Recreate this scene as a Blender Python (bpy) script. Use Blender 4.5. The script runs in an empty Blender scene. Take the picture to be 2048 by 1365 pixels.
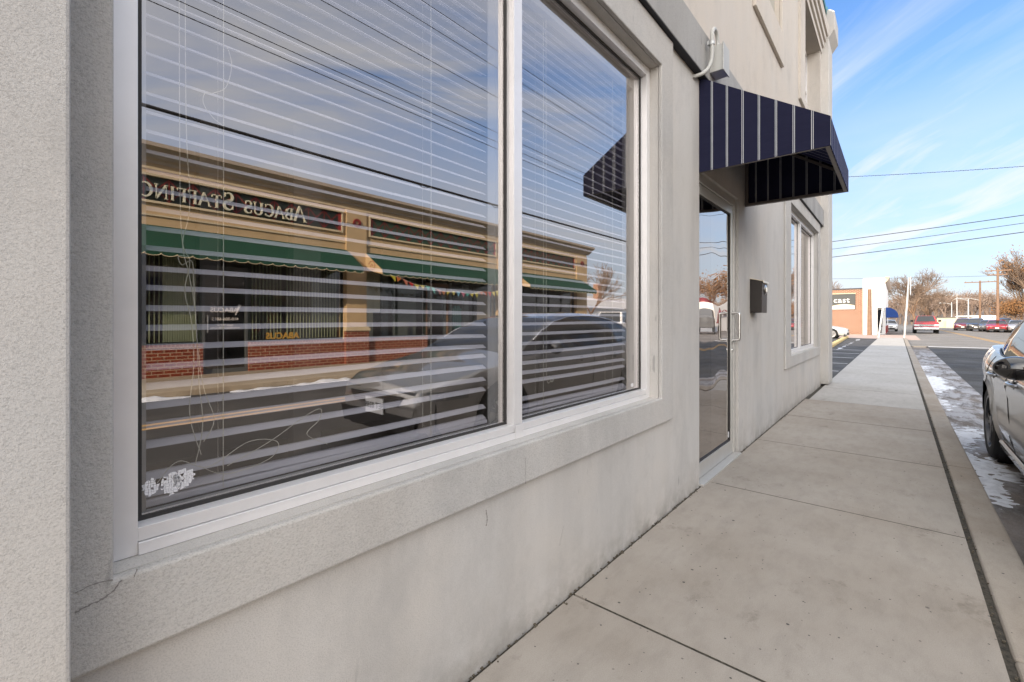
import bpy, bmesh, math, random
from mathutils import Vector, Matrix, Euler, noise
R = math.radians
random.seed(7)
scene = bpy.context.scene
COL = scene.collection
E = 1.22            # eye height above the pavement

# ------------------------------------------------------------------ materials
def _n(nt, t, **k):
    n = nt.nodes.new(t)
    for a, b in k.items(): setattr(n, a, b)
    return n

def c4(c): return (c[0], c[1], c[2], 1.0)

class NT:
    """small wrapper for building node trees"""
    def __init__(s, name, rough=0.6, metal=0.0, col=(.5, .5, .5), spec=0.5, coat=0.0):
        s.m = bpy.data.materials.new(name); s.m.use_nodes = True
        s.nt = s.m.node_tree; s.nt.nodes.clear()
        s.out = _n(s.nt, 'ShaderNodeOutputMaterial')
        s.b = _n(s.nt, 'ShaderNodeBsdfPrincipled')
        s.b.inputs['Base Color'].default_value = c4(col)
        s.b.inputs['Roughness'].default_value = rough
        s.b.inputs['Metallic'].default_value = metal
        s.b.inputs['Specular IOR Level'].default_value = spec
        s.b.inputs['Coat Weight'].default_value = coat
        s.b.inputs['Coat Roughness'].default_value = 0.06
        s.nt.links.new(s.b.outputs[0], s.out.inputs[0])
        s._pos = None
    def pos(s):
        if s._pos is None: s._pos = _n(s.nt, 'ShaderNodeNewGeometry').outputs['Position']
        return s._pos
    def link(s, a, b): s.nt.links.new(a, b)
    def mapv(s, sc=(1, 1, 1), loc=(0, 0, 0), rot=(0, 0, 0), src=None):
        m = _n(s.nt, 'ShaderNodeMapping')
        m.inputs['Scale'].default_value = sc; m.inputs['Location'].default_value = loc; m.inputs['Rotation'].default_value = rot
        s.link(src or s.pos(), m.inputs[0]); return m.outputs[0]
    def noise(s, scale, detail=3, rough=.55, vec=None, dist=0.0):
        n = _n(s.nt, 'ShaderNodeTexNoise'); n.inputs['Scale'].default_value = scale
        n.inputs['Detail'].default_value = detail; n.inputs['Roughness'].default_value = rough
        n.inputs['Distortion'].default_value = dist
        s.link(vec or s.pos(), n.inputs['Vector']); return n.outputs['Fac']
    def ramp(s, fac, stops):
        r = _n(s.nt, 'ShaderNodeValToRGB'); cr = r.color_ramp
        while len(cr.elements) < len(stops): cr.elements.new(.5)
        for e, (p, c) in zip(cr.elements, stops):
            e.position = p; e.color = c4(c if isinstance(c, tuple) else (c, c, c))
        s.link(fac, r.inputs[0]); return r.outputs[0]
    def mix(s, fac, a, b, mode='MIX'):
        m = _n(s.nt, 'ShaderNodeMix', data_type='RGBA', blend_type=mode)
        for sock, v in ((m.inputs[0], fac), (m.inputs[6], a), (m.inputs[7], b)):
            if hasattr(v, 'is_linked') or hasattr(v, 'links'): s.link(v, sock)
            elif isinstance(v, tuple): sock.default_value = c4(v)
            else: sock.default_value = v
        return m.outputs[2]
    def math(s, op, a, b=0.0, clamp=False):
        m = _n(s.nt, 'ShaderNodeMath', operation=op); m.use_clamp = clamp
        for i, v in enumerate((a, b)):
            if hasattr(v, 'links'): s.link(v, m.inputs[i])
            else: m.inputs[i].default_value = v
        return m.outputs[0]
    def sep(s, v=None):
        n = _n(s.nt, 'ShaderNodeSeparateXYZ'); s.link(v or s.pos(), n.inputs[0]); return n.outputs
    def comb(s, x, y, z=0.0):
        n = _n(s.nt, 'ShaderNodeCombineXYZ')
        for i, v in enumerate((x, y, z)):
            if hasattr(v, 'links'): s.link(v, n.inputs[i])
            else: n.inputs[i].default_value = v
        return n.outputs[0]
    def color(s, v): s.link(v, s.b.inputs['Base Color'])
    def roughness(s, v): s.link(v, s.b.inputs['Roughness'])
    def bump(s, h, strength=.3, dist=.01):
        b = _n(s.nt, 'ShaderNodeBump'); b.inputs['Strength'].default_value = strength; b.inputs['Distance'].default_value = dist
        s.link(h, b.inputs['Height']); s.link(b.outputs[0], s.b.inputs['Normal']); return b.outputs[0]

def m_stucco(name, col, dark=.80, grain=170, gs=.5, warm=None):
    t = NT(name, rough=.92, spec=.2)
    big = t.noise(1.3, 4, .6)
    streak = t.noise(1.0, 4, .65, vec=t.mapv((3.2, 3.2, .45)))
    c2 = tuple(v * dark for v in col)
    c = t.mix(t.ramp(streak, [(.30, .25), (.60, 1.0)]), c2, col)
    w = warm or tuple(a * b for a, b in zip(col, (1.03, .985, .93)))
    c = t.mix(t.ramp(big, [(.40, 0.0), (.62, 1.0)]), c, t.mix(.5, c, w))
    pit = t.noise(grain * 1.7, 3, .75, vec=t.mapv((1, 1, 1.6)))
    c = t.mix(t.ramp(pit, [(.34, .72), (.52, 1.0)]), (0, 0, 0), c)
    zc = t.sep()[2]
    gr = t.math('MULTIPLY', t.ramp(zc, [(0.0, .75), (.10, .22), (.30, 0.0)]), t.ramp(t.noise(7, 5, .7), [(.35, 0.0), (.62, 1.0)]))
    c = t.mix(gr, c, tuple(v * .42 for v in (col[0], col[1] * .95, col[2] * .85)))
    bl = t.ramp(t.noise(3.0, 6, .75, vec=t.mapv((1, 1, .6), loc=(3, 1, 7))), [(.50, 0.0), (.66, .30)])
    c = t.mix(bl, c, tuple(v * .60 for v in col))
    # scuffs
    sc = t.noise(1.0, 2, .5, vec=t.mapv((26, 26, 5), rot=(0, .35, 0)))
    sm = t.noise(2.1, 2)
    msk = t.math('MULTIPLY', t.ramp(sc, [(.70, 0.0), (.74, 1.0)]), t.ramp(sm, [(.52, 0.0), (.6, .55)]))
    c = t.mix(msk, c, tuple(v * .42 for v in col))
    t.color(c)
    h = t.math('ADD', t.noise(grain * 1.6, 3, .75), t.math('MULTIPLY', t.noise(9, 2), .5))
    t.bump(h, gs, .0026)
    return t.m

def m_concrete(name, a, b, spots=True, seed=0):
    t = NT(name, rough=.9, spec=.25)
    n1 = t.noise(.9, 5, .62, vec=t.mapv(loc=(seed, seed * 2, 0)))
    n2 = t.noise(5.0, 5, .7, vec=t.mapv((1.0, 2.2, 1), loc=(seed, 3, 0)))
    c = t.mix(t.ramp(n1, [(.36, 0.0), (.62, 1.0)]), a, b)
    c = t.mix(t.ramp(n2, [(.30, .87), (.65, 1.05)]), (0, 0, 0), c)
    fine = t.noise(260, 2, .8)
    c = t.mix(t.ramp(fine, [(.25, .80), (.7, 1.08)]), (0, 0, 0), c)
    if spots:
        for sc, th, cm in ((8, .035, .12), (15, .045, .2), (34, .07, .22)):
            v = _n(t.nt, 'ShaderNodeTexVoronoi', feature='F1'); v.inputs['Scale'].default_value = sc
            t.link(t.comb(*[t.sep()[0], t.sep()[1], 0.0]), v.inputs['Vector'])
            rnd = _n(t.nt, 'ShaderNodeSeparateColor'); t.link(v.outputs['Color'], rnd.inputs[0])
            thr = t.math('MULTIPLY', t.math('POWER', rnd.outputs[0], 2.5), th * 2.2)
            d = t.math('ADD', v.outputs['Distance'], t.math('MULTIPLY', t.noise(60, 2), .03))
            d = t.math('SUBTRACT', d, .015)
            msk = t.math('LESS_THAN', d, thr)
            reg = t.ramp(t.noise(1.1, 3, vec=t.mapv(loc=(sc, 0, 0))), [(.36, 0.0), (.50, 1.0)])
            msk = t.math('MULTIPLY', msk, reg)
            c = t.mix(t.math('MULTIPLY', msk, .85), c, (.055, .05, .05))
        st = t.noise(2.6, 6, .75, vec=t.mapv(loc=(1.7 + seed, 4.2, 0)))
        c = t.mix(t.ramp(st, [(.60, 0.0), (.74, .60)]), c, (.12, .10, .075))
    t.color(c)
    t.bump(t.math('ADD', t.noise(220, 2, .8), t.math('MULTIPLY', n2, 1.2)), .35, .003)
    return t.m

def m_asphalt(name, a=(.055, .054, .053), b=(.10, .095, .088)):
    t = NT(name, rough=.85, spec=.3)
    n1 = t.noise(.5, 5, .65); f = t.noise(150, 2, .8)
    c = t.mix(t.ramp(n1, [(.35, 0.0), (.65, 1.0)]), a, b)
    c = t.mix(t.ramp(f, [(.35, .55), (.7, 1.6)]), (0, 0, 0), c)
    wet = t.noise(1.1, 4, .6, vec=t.mapv(loc=(9, 0, 0)))
    t.roughness(t.ramp(wet, [(.42, .70), (.6, .92)]))
    t.color(c); t.bump(f, .6, .006); return t.m

def m_brick(name, c1, c2, mortar, axis='X', bw=.215, bh=.075, ms=.011, diag=False):
    t = NT(name, rough=.85, spec=.25)
    x, y, z = t.sep()
    u = {'X': x, 'Y': y}[axis]
    b = _n(t.nt, 'ShaderNodeTexBrick'); b.inputs['Scale'].default_value = 1.0
    b.inputs['Brick Width'].default_value = bw; b.inputs['Row Height'].default_value = bh
    b.inputs['Mortar Size'].default_value = ms; b.inputs['Mortar Smooth'].default_value = .1
    b.inputs['Color1'].default_value = c4(c1); b.inputs['Color2'].default_value = c4(c2); b.inputs['Mortar'].default_value = c4(mortar)
    t.link(t.comb(u, z), b.inputs['Vector'])
    c = t.mix(t.ramp(t.noise(14, 3), [(.3, .72), (.7, 1.1)]), (0, 0, 0), b.outputs['Color'])
    t.color(c); t.bump(t.math('SUBTRACT', 1.0, b.outputs['Fac']), .5, .006); return t.m

def m_plain(name, col, rough=.6, metal=0.0, spec=.5, var=.0, vs=6, bump=0.0, bs=120, coat=0.0):
    t = NT(name, rough=rough, metal=metal, col=col, spec=spec, coat=coat)
    if var:
        c = t.mix(t.ramp(t.noise(vs, 4, .65), [(.3, 1 - var), (.7, 1 + var * .4)]), (0, 0, 0), col); t.color(c)
    if bump: t.bump(t.noise(bs, 2), bump, .003)
    return t.m

def m_glass(name, refl=.3, tint=(.9, .93, .95), wave=0.0, wscale=3.0, rough=0.0, rcol=(.98, .93, .90)):
    m = bpy.data.materials.new(name); m.use_nodes = True; nt = m.node_tree; nt.nodes.clear()
    o = _n(nt, 'ShaderNodeOutputMaterial'); mx = _n(nt, 'ShaderNodeMixShader')
    tr = _n(nt, 'ShaderNodeBsdfTransparent'); tr.inputs[0].default_value = c4(tint)
    gl = _n(nt, 'ShaderNodeBsdfGlossy'); gl.inputs['Roughness'].default_value = rough; gl.inputs['Color'].default_value = c4(rcol)
    ge = _n(nt, 'ShaderNodeNewGeometry'); vm = _n(nt, 'ShaderNodeVectorMath', operation='DOT_PRODUCT')
    nt.links.new(ge.outputs['Incoming'], vm.inputs[0]); nt.links.new(ge.outputs['Normal'], vm.inputs[1])
    def mth(op, a, b=0.0):
        q = _n(nt, 'ShaderNodeMath', operation=op)
        for i, v in enumerate((a, b)):
            if hasattr(v, 'links'): nt.links.new(v, q.inputs[i])
            else: q.inputs[i].default_value = v
        return q.outputs[0]
    k = mth('POWER', mth('SUBTRACT', 1.0, mth('ABSOLUTE', vm.outputs['Value'])), 4.0)
    nt.links.new(mth('ADD', mth('MULTIPLY', k, 1.0 - refl), refl), mx.inputs[0])
    nt.links.new(tr.outputs[0], mx.inputs[1]); nt.links.new(gl.outputs[0], mx.inputs[2]); nt.links.new(mx.outputs[0], o.inputs[0])
    if wave:
        g = _n(nt, 'ShaderNodeNewGeometry'); no = _n(nt, 'ShaderNodeTexNoise'); no.inputs['Scale'].default_value = wscale
        no.inputs['Detail'].default_value = 0
        b = _n(nt, 'ShaderNodeBump'); b.inputs['Strength'].default_value = 1.0; b.inputs['Distance'].default_value = wave
        nt.links.new(g.outputs['Position'], no.inputs[0]); nt.links.new(no.outputs[0], b.inputs['Height']); nt.links.new(b.outputs[0], gl.inputs['Normal'])
    return m

M = {}
M['stucco'] = m_stucco('stucco_grey', (.60, .585, .56))
M['stucco_trim'] = m_stucco('stucco_trim', (.57, .56, .54), dark=.80, grain=130, gs=1.0)
M['stucco_upper'] = m_stucco('stucco_beige', (.62, .575, .52), dark=.90, grain=120, gs=.35)
M['band'] = m_stucco('stucco_band', (.40, .40, .395), dark=.62, grain=120, gs=.35)
M['membrane'] = m_plain('black_membrane', (.02, .021, .026), .7)
M['alu'] = m_plain('window_aluminium', (.86, .85, .85), .34, .3, var=.05, vs=9)
M['alu_door'] = m_plain('door_aluminium', (.58, .57, .54), .40, .45, var=.06, vs=9)
M['gasket'] = m_plain('black_gasket', (.03, .028, .027), .6)
M['inner_frame'] = m_plain('inner_frame_grey', (.42, .42, .42), .6)
M['slat'] = m_plain('blind_slat_white', (.70, .69, .76), .45)
M['cord'] = m_plain('blind_cord', (.72, .70, .62), .8)
M['glass'] = m_glass('window_glass', .40, tint=(.98, .985, .99), wave=.0003, wscale=1.3)
M['glass_door'] = m_glass('door_glass', .44, tint=(.35, .35, .36), wave=.006, wscale=2.6)
M['glass_far'] = m_glass('shop_glass', .10, tint=(.85, .9, .88))
M['steel'] = m_plain('brushed_steel', (.62, .62, .60), .28, 1.0)
M['residue'] = m_plain('white_residue', (.85, .85, .87), .8)
M['sidewalk'] = m_concrete('sidewalk_concrete', (.355, .312, .262), (.425, .385, .335))
M['sidewalk_new'] = m_concrete('sidewalk_concrete_light', (.43, .41, .375), (.49, .47, .44), seed=5)
M['kerb'] = m_concrete('kerb_concrete', (.33, .28, .225), (.41, .365, .31), seed=3)
M['gutter'] = m_concrete('gutter_concrete', (.17, .155, .145), (.27, .25, .23), seed=8)
def m_gutter():
    t = NT('gutter_frosted', rough=.6, spec=.4)
    n1 = t.noise(2.0, 5, .65); c = t.mix(t.ramp(n1, [(.35, 0.0), (.65, 1.0)]), (.11, .10, .09), (.23, .19, .155))
    x, y, z = t.sep()
    st = t.noise(1.0, 7, .72, vec=t.mapv((1.3, 4.2, 1), rot=(0, 0, .12)), dist=.4)
    near = t.ramp(t.math('DIVIDE', x, 40.0), [(.09, .10), (.16, .62), (.3, .80), (.62, .72), (.74, .0)])
    f = t.math('MULTIPLY', t.ramp(st, [(.42, 0.0), (.56, 1.0)]), near)
    c = t.mix(f, c, (.50, .485, .48))
    c = t.mix(t.ramp(t.noise(140, 2, .8), [(.3, .72), (.7, 1.12)]), (0, 0, 0), c)
    t.color(c); t.roughness(t.ramp(f, [(0.0, .85), (.6, .55)])); t.bump(t.math('ADD', st, t.noise(60, 3, .7)), .4, .005); return t.m
M['gutter_f'] = m_gutter()
M['walk_far'] = m_concrete('far_walk', (.42, .34, .24), (.50, .42, .31), seed=2)
M['pink'] = m_concrete('pinkish_concrete', (.46, .34, .29), (.54, .42, .36), spots=False, seed=2)
M['dirt'] = m_plain('joint_dirt', (.075, .065, .048), .95, var=.75, vs=45, bump=.8, bs=200)
M['asphalt'] = m_asphalt('road_asphalt')
M['asphalt_lot'] = m_asphalt('lot_asphalt', (.06, .06, .06), (.11, .105, .10))
M['old_asphalt'] = m_asphalt('old_asphalt', (.20, .185, .165), (.27, .25, .225))
M['ground'] = m_plain('ground_mix', (.22, .20, .18), .9, var=.35, vs=.25)
M['yellow'] = m_plain('road_yellow', (.55, .30, .05), .7, var=.3, vs=25)
M['whiteline'] = m_plain('road_white', (.62, .62, .62), .7, var=.25, vs=18)
M['yellow_kerb'] = m_plain('yellow_kerb_paint', (.66, .50, .22), .75, var=.25, vs=6)
M['snow'] = m_plain('snow', (.80, .82, .86), .75, var=.25, vs=14, bump=.6, bs=40)
M['ice'] = m_plain('ice_slush', (.50, .52, .57), .38, var=.55, vs=9, bump=.5, bs=45)
def m_awning(name, base, stripe, pitch, off, axis, w=.012, gap=.017):
    t = NT(name, rough=.85, spec=.2)
    x, y, z = t.sep(); u = {'X': x, 'Y': y}[axis]
    f = t.math('FRACT', t.math('DIVIDE', t.math('SUBTRACT', u, off), pitch))
    d = t.math('ABSOLUTE', t.math('SUBTRACT', t.math('MULTIPLY', f, pitch), pitch / 2))
    outer = t.math('LESS_THAN', d, gap / 2 + w / 2); inner = t.math('LESS_THAN', d, gap / 2 - w / 2)
    msk = t.math('SUBTRACT', outer, inner)
    c = t.mix(msk, base, stripe)
    t.color(c); t.bump(t.math('ADD', t.noise(320, 1), t.math('MULTIPLY', t.noise(4.5, 3, .5, vec=t.mapv((1, 1, 2.5))), 14.0)), .35, .002); return t.m
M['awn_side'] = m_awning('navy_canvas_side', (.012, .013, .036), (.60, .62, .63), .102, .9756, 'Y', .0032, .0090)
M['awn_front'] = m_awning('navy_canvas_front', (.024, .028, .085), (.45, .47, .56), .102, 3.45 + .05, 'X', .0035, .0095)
M['awn_bar'] = m_plain('awning_bar', (.16, .14, .13), .5, .4)
M['mail'] = m_plain('mailbox_bronze', (.035, .03, .027), .42, .4)
M['mail_lid'] = m_plain('mailbox_lid', (.68, .60, .46), .35, .3)
M['pvc'] = m_plain('conduit_grey', (.50, .50, .47), .55, var=.1)
M['teal'] = m_plain('teal_coping', (.03, .17, .18), .4)
M['coping'] = m_plain('dark_coping', (.045, .05, .065), .4)
M['room'] = m_plain('room_wall', (.30, .28, .26), .9)
M['room_floor'] = m_plain('room_carpet', (.10, .08, .065), .95, var=.2, vs=40)
M['roof'] = m_plain('roof_membrane', (.12, .12, .12), .9)
M['tan'] = m_plain('shop_stucco_tan', (.62, .45, .25), .85, var=.12, vs=2.5)
M['tan_light'] = m_plain('shop_trim_cream', (.72, .60, .40), .8, var=.08, vs=3)
M['cornice'] = m_plain('cornice_grey_brown', (.50, .42, .33), .7, var=.12, vs=3)
M['brick_f'] = m_brick('red_brick_facade', (.21, .035, .015), (.28, .055, .022), (.46, .32, .22))
M['brick_c'] = m_brick('soldier_brick', (.21, .035, .015), (.28, .055, .022), (.46, .32, .22), bw=.075, bh=.215)
M['brick_far'] = m_brick('orange_brick', (.23, .085, .05), (.31, .125, .075), (.46, .36, .27), axis='Y', bw=.3, bh=.11, ms=.02)
M['green'] = m_plain('green_canvas', (.002, .060, .030), .8, var=.15, vs=2)
M['green_panel'] = m_plain('panel_green', (.035, .085, .05), .6, var=.2, vs=5)
M['panel_dark'] = m_plain('panel_dark_green', (.018, .03, .022), .6)
M['red_trim'] = m_plain('red_trim', (.30, .03, .025), .6)
M['letter'] = m_plain('cream_letter', (.80, .78, .60), .45)
M['white_letter'] = m_plain('white_letter', (.78, .74, .70), .6)
M['gold_letter'] = m_plain('gold_letter', (.62, .36, .06), .5)
M['dark_frame'] = m_plain('dark_green_frame', (.012, .022, .018), .5)
M['black'] = m_plain('black', (.012, .012, .013), .5)
M['vblind'] = m_plain('vertical_blind', (.42, .45, .28), .7)
M['curtain'] = m_plain('grey_curtain', (.20, .22, .21), .85, var=.3, vs=12)
M['cream_curtain'] = m_plain('cream_curtain', (.70, .62, .42), .8)
M['teal_cloth'] = m_plain('teal_cloth', (.03, .38, .34), .8)
M['poster'] = m_plain('poster_paper', (.48, .40, .34), .8)
M['wire'] = m_plain('overhead_wire', (.02, .02, .022), .7)
M['wood'] = m_plain('pole_wood', (.25, .155, .10), .85, var=.25, vs=5)
M['white_paint'] = m_plain('white_paint_wall', (.86, .86, .84), .7, var=.04)
M['grey_paint'] = m_plain('grey_paint', (.45, .45, .47), .7)
M['dark_door'] = m_plain('dark_door_frame', (.10, .11, .11), .5)
M['galv'] = m_plain('galvanised', (.55, .56, .55), .5, .4)
M['sign_grey'] = m_plain('sign_grey', (.05, .055, .055), .5)
M['blue_canvas'] = m_plain('blue_canvas', (.012, .055, .24), .75)
M['bark'] = m_plain('bark', (.22, .14, .09), .95, var=.3, vs=4)
M['twig'] = m_plain('twig', (.25, .18, .13), .95)
M['twig_far'] = m_plain('twig_far', (.25, .185, .145), .95)
M['leaf'] = m_plain('dry_leaf', (.33, .17, .07), .9, var=.5, vs=2)
M['leaf_olive'] = m_plain('olive_leaf', (.25, .19, .09), .9, var=.5, vs=2)
M['red_roof'] = m_plain('red_roof', (.34, .06, .07), .7)
M['tyre'] = m_plain('tyre', (.018, .018, .018), .85, bump=.4, bs=60)
M['rim'] = m_plain('rim_dark', (.10, .10, .105), .3, .9)
M['rim_silver'] = m_plain('rim_silver', (.45, .45, .46), .3, .9)
M['chrome'] = m_plain('chrome', (.80, .80, .81), .12, 1.0)
M['carglass'] = m_plain('car_glass', (.010, .012, .014), .03, 0.0, spec=.9)
M['plastic'] = m_plain('black_plastic', (.015, .015, .016), .45)
M['gloss_black'] = m_plain('gloss_black', (.006, .006, .007), .05, coat=1.0)
M['lamp_clear'] = m_plain('headlamp_clear', (.70, .72, .74), .08, .3)
M['lamp_red'] = m_plain('tail_lamp', (.35, .012, .012), .1)
def paint(name, col, metal=.35, rough=.28):
    return m_plain('paint_' + name, col, rough, metal, coat=1.0)
M['p_silver'] = paint('silver', (.29, .282, .27), .40, .34)
M['p_silver2'] = paint('silver_light', (.62, .63, .65), .4)
M['p_red'] = paint('red', (.42, .012, .018), .1)
M['p_dred'] = paint('dark_red', (.16, .015, .025), .3)
M['p_white'] = paint('white', (.80, .80, .79), 0.0)
M['p_black'] = paint('black', (.02, .02, .023), .2)
M['p_blue'] = paint('blue', (.05, .09, .17), .4)
M['p_grey'] = paint('grey', (.17, .175, .18), .5)

# ------------------------------------------------------------------ objects
def wloc(o):
    v = Vector((0, 0, 0))
    while o is not None: v += o.location; o = o.parent
    return v

def tag(o, label=None, cat=None, group=None, kind=None):
    if label: o['label'] = label
    if cat: o['category'] = cat
    if group: o['group'] = group
    if kind: o['kind'] = kind
    return o

def empty(name, loc, label=None, cat=None, group=None):
    o = bpy.data.objects.new(name, None); COL.objects.link(o); o.location = loc
    o.empty_display_size = .2
    return tag(o, label, cat, group)

class MB:
    def __init__(s): s.v = []; s.f = []; s.mi = []; s.cur = 0
    def add(s, vs, fs, mi=None):
        n = len(s.v); s.v += [tuple(v) for v in vs]
        for f in fs: s.f.append(tuple(i + n for i in f)); s.mi.append(s.cur if mi is None else mi)
        return s
    def box(s, x0, x1, y0, y1, z0, z1, mi=None):
        if x0 > x1: x0, x1 = x1, x0
        if y0 > y1: y0, y1 = y1, y0
        if z0 > z1: z0, z1 = z1, z0
        v = [(x0, y0, z0), (x1, y0, z0), (x1, y1, z0), (x0, y1, z0), (x0, y0, z1), (x1, y0, z1), (x1, y1, z1), (x0, y1, z1)]
        return s.add(v, [(0, 3, 2, 1), (4, 5, 6, 7), (0, 1, 5, 4), (1, 2, 6, 5), (2, 3, 7, 6), (3, 0, 4, 7)], mi)
    def prism(s, poly, axis, a, b, mi=None):
        """poly: 2d points, extruded along axis from a to b. X:(y,z) Y:(x,z) Z:(x,y)"""
        def p(q, t): return {'X': (t, q[0], q[1]), 'Y': (q[0], t, q[1]), 'Z': (q[0], q[1], t)}[axis]
        n = len(poly); v = [p(q, a) for q in poly] + [p(q, b) for q in poly]
        fs = [tuple(range(n)), tuple(range(2 * n - 1, n - 1, -1))]
        for i in range(n):
            j = (i + 1) % n; fs.append((i, i + n, j + n, j))
        return s.add(v, fs, mi)
    def quad(s, a, b, c, d, mi=None): return s.add([a, b, c, d], [(0, 1, 2, 3)], mi)
    def tube(s, pts, r, n=8, mi=None, cap=True, r1=None):
        pts = [Vector(p) for p in pts]; m = len(pts); vs = []; fs = []
        up = None
        for i, p in enumerate(pts):
            d = (pts[min(i + 1, m - 1)] - pts[max(i - 1, 0)])
            if d.length < 1e-9: d = Vector((0, 0, 1))
            d.normalize()
            if up is None:
                up = Vector((0, 0, 1)) if abs(d.z) < .9 else Vector((1, 0, 0))
            a = d.cross(up); 
            if a.length < 1e-6: a = d.cross(Vector((0, 1, 0)))
            a.normalize(); b = a.cross(d).normalized(); up = b
            rr = r if r1 is None else r + (r1 - r) * i / (m - 1)
            for k in range(n):
                t = 2 * math.pi * k / n; vs.append(p + a * (math.cos(t) * rr) + b * (math.sin(t) * rr))
        for i in range(m - 1):
            for k in range(n):
                k2 = (k + 1) % n; fs.append((i * n + k, i * n + k2, (i + 1) * n + k2, (i + 1) * n + k))
        if cap: fs.append(tuple(range(n))); fs.append(tuple((m - 1) * n + k for k in range(n - 1, -1, -1)))
        return s.add(vs, fs, mi)
    def lathe(s, prof, c, axis='Y', n=24, mi=None):
        """prof: (radius, along) list round an axis through c"""
        vs = []; fs = []
        for (r, t) in prof:
            for k in range(n):
                a = 2 * math.pi * k / n; u, w = math.cos(a) * r, math.sin(a) * r
                vs.append({'Y': (c[0] + u, c[1] + t, c[2] + w), 'X': (c[0] + t, c[1] + u, c[2] + w), 'Z': (c[0] + u, c[1] + w, c[2] + t)}[axis])
        for i in range(len(prof) - 1):
            for k in range(n):
                k2 = (k + 1) % n; fs.append((i * n + k, i * n + k2, (i + 1) * n + k2, (i + 1) * n + k))
        return s.add(vs, fs, mi)
    def build(s, name, mats, parent=None, smooth=False, bevel=0.0, origin=None, seg=2, auto=False, subsurf=0):
        if not isinstance(mats, (list, tuple)): mats = [mats]
        me = bpy.data.meshes.new(name)
        if parent is not None: off = wloc(parent)
        elif origin is not None: off = Vector(origin)
        else:
            xs = [v[0] for v in s.v]; ys = [v[1] for v in s.v]; zs = [v[2] for v in s.v]
            off = Vector(((min(xs) + max(xs)) / 2, (min(ys) + max(ys)) / 2, min(zs)))
        me.from_pydata([tuple(Vector(v) - off) for v in s.v], [], s.f)
        for m in mats: me.materials.append(m)
        for p, mi in zip(me.polygons, s.mi): p.material_index = mi
        bm = bmesh.new(); bm.from_mesh(me)
        bmesh.ops.recalc_face_normals(bm, faces=bm.faces)
        bm.to_mesh(me); bm.free()
        o = bpy.data.objects.new(name, me); COL.objects.link(o)
        if parent is not None: o.parent = parent
        else: o.location = off
        if smooth:
            for p in me.polygons: p.use_smooth = True
            if smooth == 'auto':
                try: me.set_sharp_from_angle(angle=R(35))
                except Exception: pass
        if bevel:
            b = o.modifiers.new('bevel', 'BEVEL'); b.width = bevel; b.segments = seg; b.limit_method = 'ANGLE'; b.angle_limit = R(40)
        if subsurf:
            b = o.modifiers.new('ss', 'SUBSURF'); b.levels = subsurf; b.render_levels = subsurf
        return o

def wall_cells(mb, x0, x1, z0, z1, y0, y1, holes, mi=None):
    xs = sorted({x0, x1, *[h[0] for h in holes], *[h[1] for h in holes]}); zs = sorted({z0, z1, *[h[2] for h in holes], *[h[3] for h in holes]})
    xs = [x for x in xs if x0 <= x <= x1]; zs = [z for z in zs if z0 <= z <= z1]
    def inside(cx, cz): return any(h[0] < cx < h[1] and h[2] < cz < h[3] for h in holes)
    nx, nz = len(xs) - 1, len(zs) - 1
    sol = [[not inside((xs[i] + xs[i + 1]) / 2, (zs[j] + zs[j + 1]) / 2) for j in range(nz)] for i in range(nx)]
    idx = {}; vs = []; fs = []
    def V(i, j, k):
        if (i, j, k) not in idx: idx[(i, j, k)] = len(vs); vs.append((xs[i], (y0, y1)[k], zs[j]))
        return idx[(i, j, k)]
    for i in range(nx):
        for j in range(nz):
            if not sol[i][j]: continue
            fs.append((V(i, j, 0), V(i + 1, j, 0), V(i + 1, j + 1, 0), V(i, j + 1, 0)))
            fs.append((V(i, j, 1), V(i, j + 1, 1), V(i + 1, j + 1, 1), V(i + 1, j, 1)))
            if i == 0 or not sol[i - 1][j]: fs.append((V(i, j, 0), V(i, j + 1, 0), V(i, j + 1, 1), V(i, j, 1)))
            if i == nx - 1 or not sol[i + 1][j]: fs.append((V(i + 1, j, 0), V(i + 1, j, 1), V(i + 1, j + 1, 1), V(i + 1, j + 1, 0)))
            if j == 0 or not sol[i][j - 1]: fs.append((V(i, j, 0), V(i, j, 1), V(i + 1, j, 1), V(i + 1, j, 0)))
            if j == nz - 1 or not sol[i][j + 1]: fs.append((V(i, j + 1, 0), V(i + 1, j + 1, 0), V(i + 1, j + 1, 1), V(i, j + 1, 1)))
    mb.add(vs, fs, mi); return mb

def text_mesh(txt, size, mat, name, parent, M4, bold=0.0, depth=.004, align='CENTER', spacing=1.0):
    cu = bpy.data.curves.new('txt', 'FONT'); cu.body = txt; cu.size = size; cu.extrude = depth; cu.offset = bold
    cu.align_x = align; cu.align_y = 'CENTER'; cu.resolution_u = 3; cu.space_character = spacing
    ob = bpy.data.objects.new('txt', cu); COL.objects.link(ob)
    dg = bpy.context.evaluated_depsgraph_get(); me = bpy.data.meshes.new_from_object(ob.evaluated_get(dg))
    bpy.data.objects.remove(ob); bpy.data.curves.remove(cu)
    off = wloc(parent) if parent else Vector((0, 0, 0))
    me.transform(Matrix.Translation(-off) @ M4); me.name = name; me.materials.clear(); me.materials.append(mat)
    o = bpy.data.objects.new(name, me); COL.objects.link(o); o.parent = parent
    return o

# orientation: text lying in XZ plane, read by someone standing at +Y looking towards -Y
def TF_plusY(x, y, z): return Matrix.Translation((x, y, z)) @ Matrix.Rotation(math.pi, 4, 'Z') @ Matrix.Rotation(R(90), 4, 'X')
# read by someone standing at -X looking towards +X
def TF_minusX(x, y, z): return Matrix.Translation((x, y, z)) @ Matrix.Rotation(-R(90), 4, 'Z') @ Matrix.Rotation(R(90), 4, 'X')

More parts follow.
